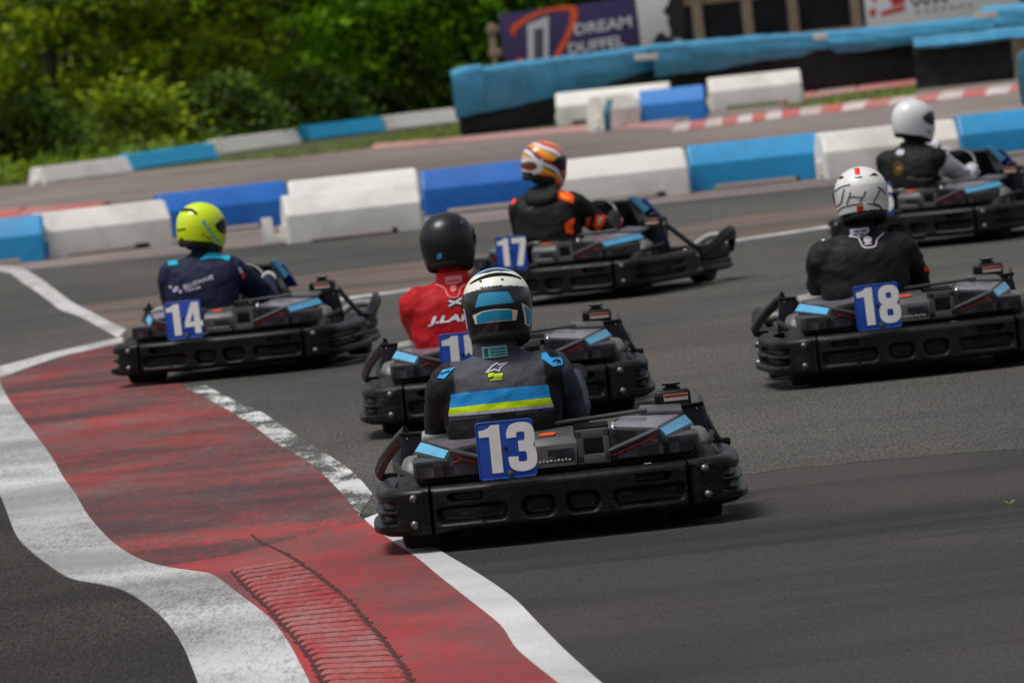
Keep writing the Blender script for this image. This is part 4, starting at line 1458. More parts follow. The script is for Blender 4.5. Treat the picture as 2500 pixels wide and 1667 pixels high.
    MB().box((.482, .749, .443), (.092, .003, .026), .001).build("warning_label", M["label"], tk)
    MB().box((.482, .7473, .450), (.090, .003, .011), .0005).build("warning_stripe", M["red"], tk)
    # front fairing with blue corners and number panel
    hw = .165; xs = -0.075
    fa = MB().poly([(xs - hw * .8, 1.36, .575), (xs + hw * .8, 1.36, .575), (xs + hw, 1.40, .44), (xs + hw * 1.1, 1.50, .26), (xs - hw * 1.1, 1.50, .26), (xs - hw, 1.40, .44),
                    (xs - hw * .8, 1.40, .590), (xs + hw * .8, 1.40, .590), (xs + hw * 1.05, 1.66, .40), (xs + hw * 1.15, 1.78, .24), (xs - hw * 1.15, 1.78, .24), (xs - hw * 1.05, 1.66, .40)],
                   [(0, 1, 2, 5), (5, 2, 3, 4), (6, 7, 8, 11), (11, 8, 9, 10), (0, 1, 7, 6), (1, 2, 8, 7), (2, 3, 9, 8), (5, 4, 10, 11), (0, 5, 11, 6), (4, 3, 9, 10)], .008)
    o = fa.build("front_fairing", M["gloss"], k, smooth=35)
    for s in (1, -1):
        MB().prism([(xs + s * hw * .78, 1.352, .603), (xs + s * (hw * .88), 1.42, .606), (xs + s * hw * 1.10, 1.56, .508), (xs + s * hw * 1.02, 1.49, .486)], (.012 * s, 0, 0), .002).build("blue_corner", M["cyan"], o, smooth=0)
    pp = MB().poly([(xs - .12, 1.52, .572), (xs + .15, 1.52, .572), (xs + .18, 1.72, .425), (xs - .15, 1.72, .425), (xs - .12, 1.56, .577), (xs + .15, 1.56, .577), (xs + .18, 1.76, .43), (xs - .15, 1.76, .43)],
                   [(0, 1, 2, 3), (4, 5, 6, 7), (0, 1, 5, 4), (1, 2, 6, 5), (2, 3, 7, 6), (3, 0, 4, 7)], .003)
    pp.v = [(x + .02, y, z) for x, y, z in pp.v]
    pp.build("front_number_panel", M["plate"], o, smooth=35)
    # steering
    c, nrm = WHEEL_C, WHEEL_N
    ring = [c + WHEEL_R * (math.cos(t) * WHEEL_X + math.sin(t) * WHEEL_U) for t in np.linspace(0, 2 * math.pi, 41)[:-1]]
    sw = MB().tube(ring, .0145, 10, True).build("steering_wheel", M["gloss"], k, smooth=80)
    for t in (0.2, math.pi - 0.2, 1.5 * math.pi):
        d = math.cos(t) * WHEEL_X + math.sin(t) * WHEEL_U
        MB().tube([c - nrm * .02, c + d * WHEEL_R * .5 - nrm * .012, c + d * WHEEL_R], .012, 8, flat=.5).build("spoke", M["metal"], sw)
    MB().lathe([(.0001, -.02), (.045, -.02), (.05, 0), (.045, .012), (.0001, .014)], (0, 0, 0), "z", 20).build("hub", M["plastic"], sw).matrix_local = Matrix.Translation(c) @ nrm.to_track_quat("Z", "Y").to_matrix().to_4x4()
    MB().tube([c - nrm * .02, (xs, 1.50, .16)], .014, 8).build("steering_column", M["metal"], k)
    return k


WHEEL_C, WHEEL_R = Vector((-0.085, 1.12, 0.478)), 0.150
WHEEL_N = Vector((0, -0.80, 0.60)).normalized()
WHEEL_X = Vector((1, 0, 0))
WHEEL_U = WHEEL_N.cross(WHEEL_X).normalized()
if WHEEL_U.z < 0:
    WHEEL_U = -WHEEL_U


def uvray(u, v):
    d = FWD * CAM_F + RGT * (u - U_C) + DWN * (v - V_C)
    t = -CAM_H / d.z
    return EYE + d * t


PLATE_X = -0.184
KARTS = {}


def place(num, u, v, psi, root):
    p = uvray(u, v)
    az = (u - U_C) / CAM_F
    yaw = -(R(psi) + az)
    off = Matrix.Rotation(yaw, 3, "Z") @ Vector((PLATE_X, 0, 0))
    root.location = (p.x - off.x, p.y - off.y, 0.012)
    root.rotation_euler = (0, 0, yaw)
    KARTS[num] = Matrix.Translation(root.location) @ Matrix.Rotation(yaw, 4, "Z")
    return root


SPOTS = [("13", 1114, 1457, 0.0, "black kart numbered 13 leading the view, its bumper over the red kerb edge"),
         ("14", 366, 978, 13.0, "black kart numbered 14 carrying the driver in the yellow helmet"),
         ("15", 1034, 1168, 0.5, "black kart numbered 15 half hidden behind the kart numbered 13"),
         ("16", 2083.7, 838, 24.0, "black kart cut by the picture edge, its plate hidden by the red-striped helmet"),
         ("17", 1180, 882, 25.0, "black kart numbered 17 seen from its side, nose toward the open track"),
         ("18", 2051, 1153, -6.5, "black kart numbered 18 carrying the driver in black with the red-striped helmet")]
proto = build_kart()
for i, (num, u, v, psi, lab) in enumerate(SPOTS):
    o = proto if i == 0 else None
    if o is None:
        o = proto.copy(); COL.objects.link(o)
        for ch in list(proto.children):
            if not ch.name.startswith("number_plate"):
                copy_tree(ch, o)
    tag(o, lab, "go-kart", "rental karts racing through the bend")
    place(num, u, v, psi, o)
    KARTS[num + "o"] = o
for i, (num, *_) in enumerate(SPOTS):
    pl = number_plate(KARTS[num + "o"], num)
    c = Vector((PLATE_X, 0, .35))
    tl = (0.3, -1.4, 0.9, 0.6, 1.5, -0.8)[i]
    pl.matrix_local = Matrix.Translation(c) @ Matrix.Rotation(R(tl), 4, "Y") @ Matrix.Rotation(R(tl * 1.6), 4, "X") @ Matrix.Translation(-c)
# bumpers weather differently from kart to kart
M["plastic_dusty"] = simple("dusty_black_plastic", rgb(12, 12, 11), 0.46, var=0.35, vs=11, bump=0.3, bs=60, bd=0.003, dirt=rgb(58, 54, 50), dirt_amt=0.35, spec=0.25, scuff=0.45)
M["plastic_worn"] = simple("scraped_black_plastic", rgb(10, 10, 10), 0.42, var=0.4, vs=8, bump=0.4, bs=50, bd=0.003, dirt=rgb(58, 52, 48), dirt_amt=0.3, spec=0.25, scuff=0.45)
for num, m in (("15", "plastic_dusty"), ("17", "plastic_worn"), ("18", "plastic_dusty"), ("16", "plastic_worn")):
    for ch in KARTS[num + "o"].children:
        if ch.name.split(".")[0] in ("rear_bumper", "side_bumper", "front_bumper"):
            ch.material_slots[0].link = "OBJECT"
            ch.material_slots[0].material = M[m]


# ------------------------------------------------------------------ the drivers

M["cloth"] = simple("race_suit_cloth", BW(.1), 0.72, var=0.18, vs=16, bump=0.6, bs=17, bd=0.013, attr="Col", spec=0.3)
M["helmet"] = simple("helmet_shell", BW(.5), 0.26, var=0.05, vs=5, rvar=0.06, attr="Col", coat=0.5)
M["helmetmatt"] = simple("satin_helmet_shell", BW(.02), 0.33, var=0.05, vs=5, rvar=0.05, attr="Col")
M["visor"] = simple("dark_visor", rgb(16, 18, 22), 0.08, var=0.1, coat=0.6)
M["liner"] = simple("helmet_liner", rgb(12, 12, 12), 0.85, var=0.2)
M["skin"] = simple("neck_skin", rgb(206, 140, 116), 0.55, var=0.1)


def pr_cloth(name, c, rough=0.7):
    return simple(name, c, rough, var=0.1, vs=20, bump=0.55, bs=17, bd=0.010, spec=0.3)


PR = {k: pr_cloth("print_" + k, c) for k, c in dict(
    blue=rgb(30, 140, 210), lime=rgb(204, 236, 16), silver=rgb(178, 176, 196), white=rgb(214, 214, 222), black=rgb(11, 11, 12),
    sky=rgb(52, 164, 232), cyan=rgb(24, 168, 206), orange=rgb(255, 84, 14), coral=rgb(255, 70, 50), teal=rgb(104, 186, 190), navy=rgb(18, 40, 100), grey=rgb(84, 90, 98), gold=rgb(136, 100, 44), red=rgb(206, 24, 34), pale=rgb(196, 190, 206), charcoal=rgb(62, 66, 74), amber=rgb(255, 150, 30)).items()}


def vcol(me, cols):
    at = me.color_attributes.new("Col", "FLOAT_COLOR", "POINT")
    at.data.foreach_set("color", np.array(cols, dtype=np.float32).ravel())


def super_ring(c, hw, hd, n=26, e=2.4, ax=Vector((1, 0, 0)), ay=Vector((0, 1, 0))):
    out = []
    for t in np.linspace(0, 2 * math.pi, n + 1)[:-1]:
        a, b = math.cos(t), math.sin(t)
        out.append(c + ax * (hw * math.copysign(abs(a) ** (2 / e), a)) + ay * (hd * math.copysign(abs(b) ** (2 / e), b)))
    return out


def evaluated(mb, voxel, smooth, name):
    me = mb.mesh(name + "_raw", M["cloth"], smooth=0)
    o = bpy.data.objects.new("tmp", me)
    COL.objects.link(o)
    md = o.modifiers.new("r", "REMESH"); md.mode = "VOXEL"; md.voxel_size = voxel
    if smooth:
        md = o.modifiers.new("s", "SMOOTH"); md.factor = 0.5; md.iterations = smooth
    out = bpy.data.meshes.new_from_object(o.evaluated_get(bpy.context.evaluated_depsgraph_get()))
    bpy.data.objects.remove(o); bpy.data.meshes.remove(me)
    out.name = name
    out.shade_smooth()
    return out


def seg_dist(p, a, b):
    d = b - a
    t = max(0, min(1, (p - a).dot(d) / d.dot(d)))
    return (p - a - d * t).length, t


def glove(parent, ang, side, elbow, wrist, mats, cols):
    """gloved hand closed round the wheel rim: palm, four fingers of unequal length, a thumb, a cuff"""
    o = math.cos(ang) * WHEEL_X + math.sin(ang) * WHEEL_U
    t = (-math.sin(ang) * WHEEL_X + math.cos(ang) * WHEEL_U) * side   # up along the rim
    n = WHEEL_N
    c = WHEEL_C + o * WHEEL_R
    mb = MB()
    # palm: flattened loft from the heel to the knuckles, outside the rim and toward the driver
    heel = c + o * .030 + n * .040 - t * .008
    knk = c + o * .036 - n * .014 + t * .002
    ax = (knk - heel).normalized()
    for_r = []
    for f, hw, hd in ((-.25, .028, .020), (.0, .036, .023), (.35, .042, .021), (.7, .043, .018), (1.0, .041, .014), (1.12, .036, .009)):
        for_r.append(super_ring(heel + (knk - heel) * f, hw, hd, 16, 2.6, t, t.cross(ax)))
    mb.loft(for_r)
    for k, (off, end, r0) in enumerate(((.033, 215, .0098), (.0112, 235, .0104), (-.0108, 228, .0100), (-.032, 200, .0088))):
        pts, rad = [], []
        for i in range(9):
            a = R(-12 + (end + 12) * i / 8)
            rr = .0262 + .010 * max(0, 1 - i / 2.5)
            pts.append(c + t * (off * (1 - .05 * i / 8)) + o * (rr * math.cos(a)) - n * (rr * math.sin(a)))
            bulge = 1.08 if i in (0, 3, 6) else 1.0
            rad.append(r0 * (1 - .18 * i / 8) * bulge)
        mb.tube(pts, rad, 10)
    tb = [heel + t * .026 - o * .004, c + o * .022 + n * .030 + t * .046, c + o * .004 + n * .029 + t * .052, c - o * .016 + n * .024 + t * .050]
    mb.tube(catmull(tb, 4), [.0150 - .0005 * i for i in range(13)], 10)
    w = (heel - wrist)
    mb.tube([wrist - w.normalized() * .045, wrist, wrist.lerp(heel, .5), heel], [.043, .040, .032, .028], 14)
    me = evaluated(mb, .0042, 2, "glove")
    me.materials.clear()
    me.materials.append(M["cloth"])
    cc = []
    for v in me.vertices:
        p = v.co
        f = (p - wrist).dot(w.normalized()) / max(.01, w.length)
        cc.append(cols(p, f, (p - c).dot(o), (p - c).dot(n)))
    vcol(me, cc)
    ob = bpy.data.objects.new("glove", me)
    COL.objects.link(ob)
    ob.parent = parent
    return ob


def helmet_r(phi, z):
    """outline of a full-face shell at height z: returns x, y"""
    f = max(0.0, math.cos(phi))
    b = max(0.0, -math.cos(phi))
    if z >= 0:
        k = max(0.0, 1 - (z / .138) ** 2.25) ** .5
    else:
        k = 1 - .15 * (z / -.14) ** 2 - .13 * b * (z / -.14) ** 2
    rx, ry = .131, .150
    x = rx * math.sin(phi) * k
    y = ry * math.cos(phi) * k * (1.0 - .03 * b)
    if z < 0 and f > 0:
        y += .022 * f ** 1.5 * min(1, z / -.06)
        x *= 1 - .10 * f * min(1, z / -.10)
    return x, y


def helmet(parent, pos, yaw, pitch, colfn, mat, visor=True, rollv=0.0, spoiler=None, drop=0.0):
    rows, cols = 104, 176
    zb = lambda phi: -.120 - drop - .034 * max(0, math.cos(phi)) ** 1.1 + .020 * max(0, -math.cos(phi))
    vs, cc, fs = [], [], []
    for i in range(rows + 1):
        for j in range(cols):
            phi = -math.pi + 2 * math.pi * j / cols
            t = i / rows
            a = t * (math.pi / 2 + .88)
            z = .138 * math.cos(a) if a < math.pi / 2 else zb(phi) * (a - math.pi / 2) / .88
            if i == 0:
                z = .138
            x, y = helmet_r(phi, min(z, .1379))
            vs.append((x, y, z))
            cc.append(colfn(math.degrees(phi), z, x, y))
    for i in range(rows):
        for j in range(cols):
            l = (j + 1) % cols
            fs.append((i * cols + j, (i + 1) * cols + j, (i + 1) * cols + l, i * cols + l))
    base = rows * cols
    n0 = len(vs)
    for ring, (sc, up) in enumerate(((.95, -.004), (.86, .008), (.80, .05))):
        for j in range(cols):
            x, y, z = vs[base + j]
            vs.append((x * sc, y * sc, z + up)); cc.append(rgb(10, 10, 10))
    prev = base
    for ring in range(3):
        cur = n0 + ring * cols
        for j in range(cols):
            l = (j + 1) % cols
            fs.append((prev + j, cur + j, cur + l, prev + l))
        prev = cur
    mb = MB().add(vs, fs)
    me = mb.mesh("helmet", mat, smooth=70, recalc=False)
    vcol(me, cc)
    o = bpy.data.objects.new("helmet", me)
    COL.objects.link(o)
    o.parent = parent
    o.location = pos
    o.rotation_euler = (R(-pitch), R(rollv), R(-yaw))
    if visor:
        vv, ff = [], []
        nu, nv = 40, 10
        for i in range(nv + 1):
            for j in range(nu + 1):
                ph = R(-80 + 160 * j / nu)
                z = .012 + (i / nv - .5) * .100 * (1 - abs(ph / R(80)) ** 5 * .62) - .006 * abs(ph / R(80)) ** 3
                x, y = helmet_r(ph, z)
                if z < 0:
                    y -= .014 * max(0, math.cos(ph)) * min(1, z / -.06)
                e = 1.028
                vv.append((x * e, y * e, z))
        for i in range(nv):
            for j in range(nu):
                a = i * (nu + 1) + j
                ff.append((a, a + 1, a + nu + 2, a + nu + 1))
        MB().add(vv, ff).build("visor", M["visor"], o, smooth=180, recalc=False).modifiers.new("t", "SOLIDIFY").thickness = .003
        for s in (1, -1):
            x, y = helmet_r(R(80 * s), .008)
            MB().lathe([(.0001, .008 * s), (.011, .006 * s), (.014, 0), (.014, -.006 * s)], (x, y, .008), "x", 16).build("visor_pivot", M["plastic"], o, smooth=60)
    if spoiler:
        w0, z0, m = spoiler
        pts = []
        for t in np.linspace(-w0, w0, 19):
            ph = R(180) + R(t)
            x, y = helmet_r(ph, z0 - .022 * (t / w0) ** 2)
            pts.append((x * 1.02, y * 1.02, z0 - .022 * (t / w0) ** 2))
        MB().tube(pts, [.003 + .006 * math.sin(math.pi * i / 18) for i in range(19)], 8, flat=.7).build("rear_vent", m, o, smooth=80)
    # padded neck roll inside the rim
    ring = [(.092 * math.cos(t), .100 * math.sin(t) - .005, -.122 - drop + .014 * (math.sin(t) < 0) - .015 * max(0, math.sin(t))) for t in np.linspace(0, 2 * math.pi, 33)[:-1]]
    MB().tube(ring, .022, 10, True).build("neck_roll", M["liner"], o, smooth=80)
    return o


def refine(vs, fs, maxlen):
    b = bmesh.new()
    vv = [b.verts.new((x, y, 0)) for x, y in vs]
    for f in fs:
        try:
            b.faces.new([vv[i] for i in f])
        except ValueError:
            pass
    bmesh.ops.triangulate(b, faces=b.faces[:])
    for _ in range(6):
        es = [e for e in b.edges if e.calc_length() > maxlen]
        if not es:
            break
        bmesh.ops.subdivide_edges(b, edges=es, cuts=1)
        bmesh.ops.triangulate(b, faces=b.faces[:])
    b.verts.index_update()
    out = [(v.co.x, v.co.y) for v in b.verts], [tuple(v.index for v in f.verts) for f in b.faces]
    b.free()
    return out


class Driver:
    def __init__(self, num, label, cfg):
        self.num, self.cfg = num, cfg
        self.mat = KARTS[num]
        self.inv = self.mat.inverted()
        g = cfg.get
        hx, sx, sy, sz = g("hx"), g("sx"), g("sy", .415), g("sz", .60)
        w = g("bulk", 1.0)
        head = Vector(g("head"))
        mb = MB()
        V = Vector
        cen = [V((hx, .50, .115)), V((hx, .465, .20)), V((hx * .6 + sx * .4, .425, .31)), V((sx, sy, .43)), V((sx, sy + .005, sz - .085)), V((sx, sy + .012, sz - .02)), V((sx, sy + .028, sz + .022)), V((sx * .8 + head.x * .2, sy + .038, sz + .048)), V((sx * .6 + head.x * .4, sy + .045, sz + .075))]
        dims = [(.175, .12), (.195, .135), (.192, .13), (.208 * w, .132), (.218 * w, .128), (.212 * w, .112), (.168 * w, .092), (.108, .078), (.066, .062)]
        cs = catmull(cen, 4)
        dd = catmull([V((a, b, 0)) for a, b in dims], 4)
        rings = [super_ring(c, d.x, d.y) for c, d in zip(cs, dd)]
        mb.loft(rings)
        neck0, neck1 = cen[-1] + V((0, 0, -.03)), V((head.x, head.y - .005, head.z - .06))
        mb.tube([neck0, neck0.lerp(neck1, .5), neck1], [.068, .060, .058], 16)
        self.sk = {"torso": (cen[1], cen[5]), "neck": (neck0, neck1)}
        self.hand = {}
        for s, key in ((1, "r"), (-1, "l")):
            ang = R(g("hand_" + key, 0 if s > 0 else 180))
            o = math.cos(ang) * WHEEL_X + math.sin(ang) * WHEEL_U
            rim = WHEEL_C + o * WHEEL_R
            sh = V((sx + .176 * w * s, sy + .01, sz - .048 + g("tilt", 0) * s))
            wr = rim + o * .045 + WHEEL_N * .105 + V((0, 0, -.02))
            el = g("elbow_" + key)
            el = V(el) if el else sh.lerp(wr, .5) + V((.12 * s, -.02, -.10))
            mb.tube(catmull([sh + V((-.05 * s, 0, .0)), sh, sh.lerp(el, .5) + V((.01 * s, -.012, .004)), el, el.lerp(wr, .5), wr], 4),
                    list(np.interp(np.linspace(0, 5, 21), [0, 1, 2, 3, 4, 5], [.080, .086 * w, .070 * w, .062, .055, .043])), 14)
            self.sk["upper_" + key] = (sh, el); self.sk["fore_" + key] = (el, wr)
            self.hand[key] = (ang, el, wr)
            hip = V((hx + .085 * s, .52, .17)); kn = V((hx * .5 - .05 + .19 * s, .98, .325)); an = V((hx * .3 - .06 + .17 * s, 1.36, .155))
            mb.tube(catmull([hip, hip.lerp(kn, .5), kn, kn.lerp(an, .5), an], 4), list(np.interp(np.linspace(0, 4, 17), [0, 1, 2, 3, 4], [.090, .082, .066, .058, .044])), 14)
            mb.loft([super_ring(an + V((0, -.05 + .05 * i, (.0, .0, -.005, .01, .03)[i])), (.034, .042, .045, .046, .036)[i], (.035, .042, .036, .03, .022)[i], 14, 2.4, V((1, 0, 0)), V((0, .3, 1)).normalized()) for i in range(5)])
            self.sk["thigh_" + key] = (hip, kn); self.sk["shin_" + key] = (kn, an)
        me = evaluated(mb, g("voxel", .0105), 5, "person")
        me.materials.clear(); me.materials.append(M["cloth"])
        ph = hash(num) % 50
        nv = len(me.vertices)
        parts = self.parts(me)
        nrm = [v.normal.copy() for v in me.vertices]
        cc = []
        for v, n_, (part, t) in zip(me.vertices, nrm, parts):
            p = v.co
            a = .0075
            if part.startswith(("upper", "fore")):
                a = .012 if abs(t - (1 if part[0] == "u" else 0)) < .4 else .009
            x, y, z = p.x + ph, p.y, p.z
            f = mnoise.noise((x * 6, y * 9, z * 17 + x * 5)) + .6 * mnoise.noise((x * 16 + 4, y * 20, z * 30 - x * 9))
            f = f if f > 0 else f * .6
            cc.append(g("color")(p, part, t, self))
            v.co = p + n_ * (a * f)
        vcol(me, cc)
        self.o = bpy.data.objects.new("person", me)
        COL.objects.link(self.o)
        self.o.matrix_world = self.mat
        tag(self.o, label, "person", "kart drivers")
        bpy.context.view_layer.update()
        self.bvh = BVHTree.FromPolygons([v.co.copy() for v in me.vertices], [tuple(p.vertices) for p in me.polygons])
        for key, s in (("r", 1), ("l", -1)):
            ang, el, wr = self.hand[key]
            glove(self.o, ang, s, el, wr, None, g("glove"))
        self.h = helmet(self.o, head, g("yaw", 0), g("pitch", 0), g("hcol"), g("hmat", M["helmet"]), True, g("hroll", 0), g("spoiler"), g("drop", 0.0))
        bpy.context.view_layer.update()
        hm = self.h.matrix_local
        hme = self.h.data
        self.hbvh = BVHTree.FromPolygons([hm @ v.co for v in hme.vertices], [tuple(p.vertices) for p in hme.polygons])

    def parts(self, me):
        P_ = np.empty(len(me.vertices) * 3); me.vertices.foreach_get("co", P_); P_ = P_.reshape(-1, 3)
        rad = {"torso": .17, "neck": .06, "upper_r": .072, "upper_l": .072, "fore_r": .052, "fore_l": .052, "thigh_r": .08, "thigh_l": .08, "shin_r": .055, "shin_l": .055}
        ks, D, T = list(self.sk), [], []
        for k in ks:
            a, b = (np.array(q) for q in self.sk[k])
            d = b - a
            t = np.clip(((P_ - a) @ d) / (d @ d), 0, 1)
            D.append(np.linalg.norm(P_ - a - t[:, None] * d, axis=1) - rad[k]); T.append(t)
        i = np.argmin(np.array(D), axis=0)
        T = np.array(T)
        return [(ks[j], float(T[j, n])) for n, j in enumerate(i)]

    def decal(self, vs, fs, name, m, on="body", off=.0028, maxlen=.012, parent=None, scale=False):
        """lay flat artwork, given in photo pixels, onto the cloth or shell; it stays there as a printed patch"""
        bvh = self.bvh if on == "body" else self.hbvh
        e = self.inv @ EYE
        px = 655.0 * (33.05 / (self.mat.translation.y))
        vs, fs = refine(vs, fs, maxlen * px)
        out, ok = [], []
        for x, y in vs:
            d = (self.inv.to_3x3() @ ray(x, y)).normalized()
            hit, nrm, _, _ = bvh.ray_cast(e, d)
            ok.append(hit is not None)
            if hit is None:
                out.append(Vector((0, 0, 0))); continue
            if nrm.dot(d) > 0:
                nrm = -nrm
            out.append(hit + nrm * off)
        fs = [f for f in fs if all(ok[i] for i in f) and max((out[f[0]] - out[f[1]]).length, (out[f[1]] - out[f[2]]).length, (out[f[2]] - out[f[0]]).length) < .05]
        if not fs:
            print("decal missed:", self.num, name)
            return None
        used = sorted({i for f in fs for i in f})
        mp = {i: k for k, i in enumerate(used)}
        par = self.o if on == "body" else self.h
        pts = [out[i] for i in used]
        if on != "body":
            iv = self.h.matrix_local.inverted()
            pts = [iv @ p for p in pts]
        return MB().add(pts, [tuple(mp[i] for i in f) for f in fs]).build(name, m, par, smooth=180, recalc=False)

    def poly(self, pts, name, m, **kw):
        return self.decal(*poly2d(pts), name, m, **kw)

    def line(self, pts, w, name, m, n=4, **kw):
        sp = catmull([Vector((x, y, 0)) for x, y in pts], n) if n else [Vector((x, y, 0)) for x, y in pts]
        return self.decal(*stroke(sp, [w] * len(sp)), name, m, **kw)

    def text(self, body, c, h, w, slope, name, m, shear=0.0, bold=.02, **kw):
        vs, fs = text_mb(body, 1.0, bold, shear)
        x0, x1 = min(v[0] for v in vs), max(v[0] for v in vs)
        y0, y1 = min(v[1] for v in vs), max(v[1] for v in vs)
        cs, sn = math.cos(slope), math.sin(slope)
        q = []
        for x, y in vs:
            a, b = ((x - x0) / (x1 - x0) - .5) * w, -((y - y0) / (y1 - y0) - .5) * h
            q.append((c[0] + a * cs - b * sn, c[1] + a * sn + b * cs))
        return self.decal(q, fs, name, m, **kw)


def lcl(num, px, py, y):
    """photo pixel -> (x, z) on the plane y of that kart's own space"""
    inv = KARTS[num].inverted()
    e, d = inv @ EYE, inv.to_3x3() @ ray(px, py)
    p = e + d * ((y - e.y) / d.y)
    return p.x, p.z


K_BLACK, K_CHAR = rgb(13, 14, 16), rgb(72, 76, 84)
mixc = lambda a, b, t: tuple(a[i] * (1 - t) + b[i] * t for i in range(4))
SL = -R(5.5)          # slope of level lettering in the photograph
c3 = lambda x, y: (1030 + x * .2742, 640 + y * .2742)

# --- kart 13: charcoal suit with blue and lime hoops, white and blue helmet
def col13(p, part, t, d):
    if part.startswith(("thigh", "shin")):
        return rgb(18, 22, 32)
    if part == "upper_r" or part == "fore_r":
        return rgb(56, 64, 78) if p.x > .045 else K_BLACK
    if part.startswith(("upper_l", "fore_l")):
        return rgb(20, 22, 30)
    return K_CHAR if p.z > .47 else rgb(18, 18, 21)


def hel13(phi, z, x, y):
    back = y < .01
    white, black, blue, edge = rgb(236, 234, 222), rgb(9, 9, 11), rgb(20, 142, 184), rgb(214, 206, 186)
    if z < -.078 and back or z < -.10:
        return black
    if back:
        zt = .062 - .9 * x * x
        if z > zt:
            if z > .118 - .6 * x * x and y > -.075:
                return rgb(104, 160, 206) if y > -.05 else rgb(20, 22, 40)
            return white
        return black if z < .05 else rgb(44, 46, 50)
    return white if z > .03 or abs(phi) > 70 and z > -.03 else (blue if z > -.06 else rgb(60, 62, 64))


hx, hz = lcl("13", 1214, 742, .45)
d = Driver("13", "person in charcoal suit with blue and lime hoops and white-blue helmet", dict(
    hx=-.185, sx=-.180, sz=.640, head=(hx, .455, hz), yaw=-3, pitch=4, hcol=hel13, color=col13, tilt=.006, voxel=.0095, bulk=1.06,
    elbow_r=(.085, .70, .40), elbow_l=(-.425, .66, .37), hand_r=8, hand_l=172, glove=lambda p, f, o, n: rgb(26, 26, 28), spoiler=(62, .106, M["liner"]), drop=.012))
H = dict(on="helmet", off=.0012, maxlen=.008)
creme = simple("print_creme", rgb(222, 214, 194), 0.3, var=0.08, coat=0.4)
hblue = simple("print_helmet_blue", rgb(20, 142, 184), 0.26, var=0.08, coat=0.5)
d.poly([c3(*p) for p in [(508, 288), (560, 272), (700, 264), (770, 266), (800, 318), (815, 362), (700, 372), (580, 385), (472, 404)]], "blue_panel", hblue, **H)
d.poly([c3(*p) for p in [(452, 474), (540, 436), (640, 418), (760, 414), (852, 428), (846, 475), (838, 518), (740, 522), (640, 533), (545, 543), (476, 552), (468, 520)]], "creme_outline", creme, **H)
H["off"] = .0022
d.poly([c3(*p) for p in [(488, 478), (545, 444), (640, 427), (760, 423), (800, 428), (806, 515), (740, 515), (640, 525), (545, 535), (494, 543)]], "blue_panel", hblue, **H)
H["off"] = .0012
d.poly([c3(*p) for p in [(884, 362), (925, 385), (985, 440), (975, 500), (955, 575), (915, 552), (905, 460)]], "creme_outline", creme, **H)
H["off"] = .0022
d.poly([c3(*p) for p in [(908, 388), (940, 408), (976, 452), (968, 500), (950, 560), (930, 545), (926, 470)]], "blue_panel", hblue, **H)
d.poly([c3(*p) for p in [(362, 400), (384, 420), (402, 500), (415, 600), (385, 570), (368, 480)]], "pale_panel", PR["silver"], **H)
for x0, x1 in ((520, 548), (556, 572), (578, 612), (618, 648), (654, 676), (684, 720)):
    d.line([c3(x0, 230 - (x0 - 520) * .11), c3(x1, 230 - (x1 - 520) * .11)], 1.9, "small_print", M["liner"], n=0, **H)
for x, y in ((525, 172), (715, 155)):
    d.poly([c3(x + 13 * math.cos(t), y + 8 * math.sin(t)) for t in np.linspace(0, 6.28, 13)[:-1]], "vent", M["liner"], **H)
d.poly([c3(*p) for p in [(262, 1178), (560, 1142), (850, 1112), (1122, 1092), (1142, 1205), (850, 1232), (560, 1262), (250, 1300)]], "blue_hoop", PR["blue"])
d.poly([c3(*p) for p in [(250, 1300), (560, 1262), (850, 1232), (1142, 1205), (1164, 1262), (850, 1294), (560, 1322), (240, 1356)]], "lime_hoop", PR["lime"])
d.poly([c3(*p) for p in [(240, 1357), (560, 1323), (850, 1295), (1164, 1263), (1170, 1288), (850, 1322), (560, 1350), (240, 1372)]], "silver_hoop", PR["silver"])
d.poly([c3(*p) for p in [(262, 1010), (175, 1030), (90, 1130), (60, 1380), (90, 1490), (230, 1440), (250, 1300), (268, 1140)]], "side_panel", PR["black"], off=.0022)
d.poly([c3(*p) for p in [(1085, 880), (1235, 920), (1255, 1060), (1285, 1240), (1275, 1330), (1190, 1330), (1140, 1180), (1110, 1020)]], "side_panel", PR["black"], off=.0022)
d.poly([c3(*p) for p in [(298, 938), (190, 962), (140, 1035), (205, 1038), (262, 970)]], "shoulder_flash", PR["sky"], off=.004)
d.poly([c3(*p) for p in [(1072, 815), (1108, 806), (1142, 852), (1230, 848), (1252, 890), (1245, 918), (1165, 932), (1110, 890), (1062, 862)]], "shoulder_flash", PR["sky"], off=.004)
d.line([c3(*p) for p in [(1160, 890), (1190, 876), (1225, 884), (1195, 900)]], 3, "flash_mark", PR["black"], off=.0065)
d.line([c3(*p) for p in [(175, 1000), (215, 985), (245, 972)]], 3, "flash_mark", PR["black"], off=.0065)
star = [(570, 985), (628, 928), (672, 900), (682, 918), (765, 898), (700, 940), (688, 972), (650, 958)]
d.line([c3(*p) for p in star + star[:1]], 3.4, "chest_star", PR["pale"], n=0, off=.0035)
d.poly([c3(*p) for p in [(590, 994), (640, 986), (640, 1016), (590, 1030)]], "lime_mark", PR["lime"], off=.0035)
d.poly([c3(*p) for p in [(642, 996), (722, 990), (718, 1010), (642, 1018)]], "lime_mark", PR["lime"], off=.0035)
d.line([c3(*p) for p in [(640, 1030), (715, 1020)]], 2.0, "lime_mark", PR["lime"], n=0, off=.0035)
d.line([c3(*p) for p in [(606, 1050), (716, 1040)]], 2.0, "lime_mark", PR["lime"], n=0, off=.0035)


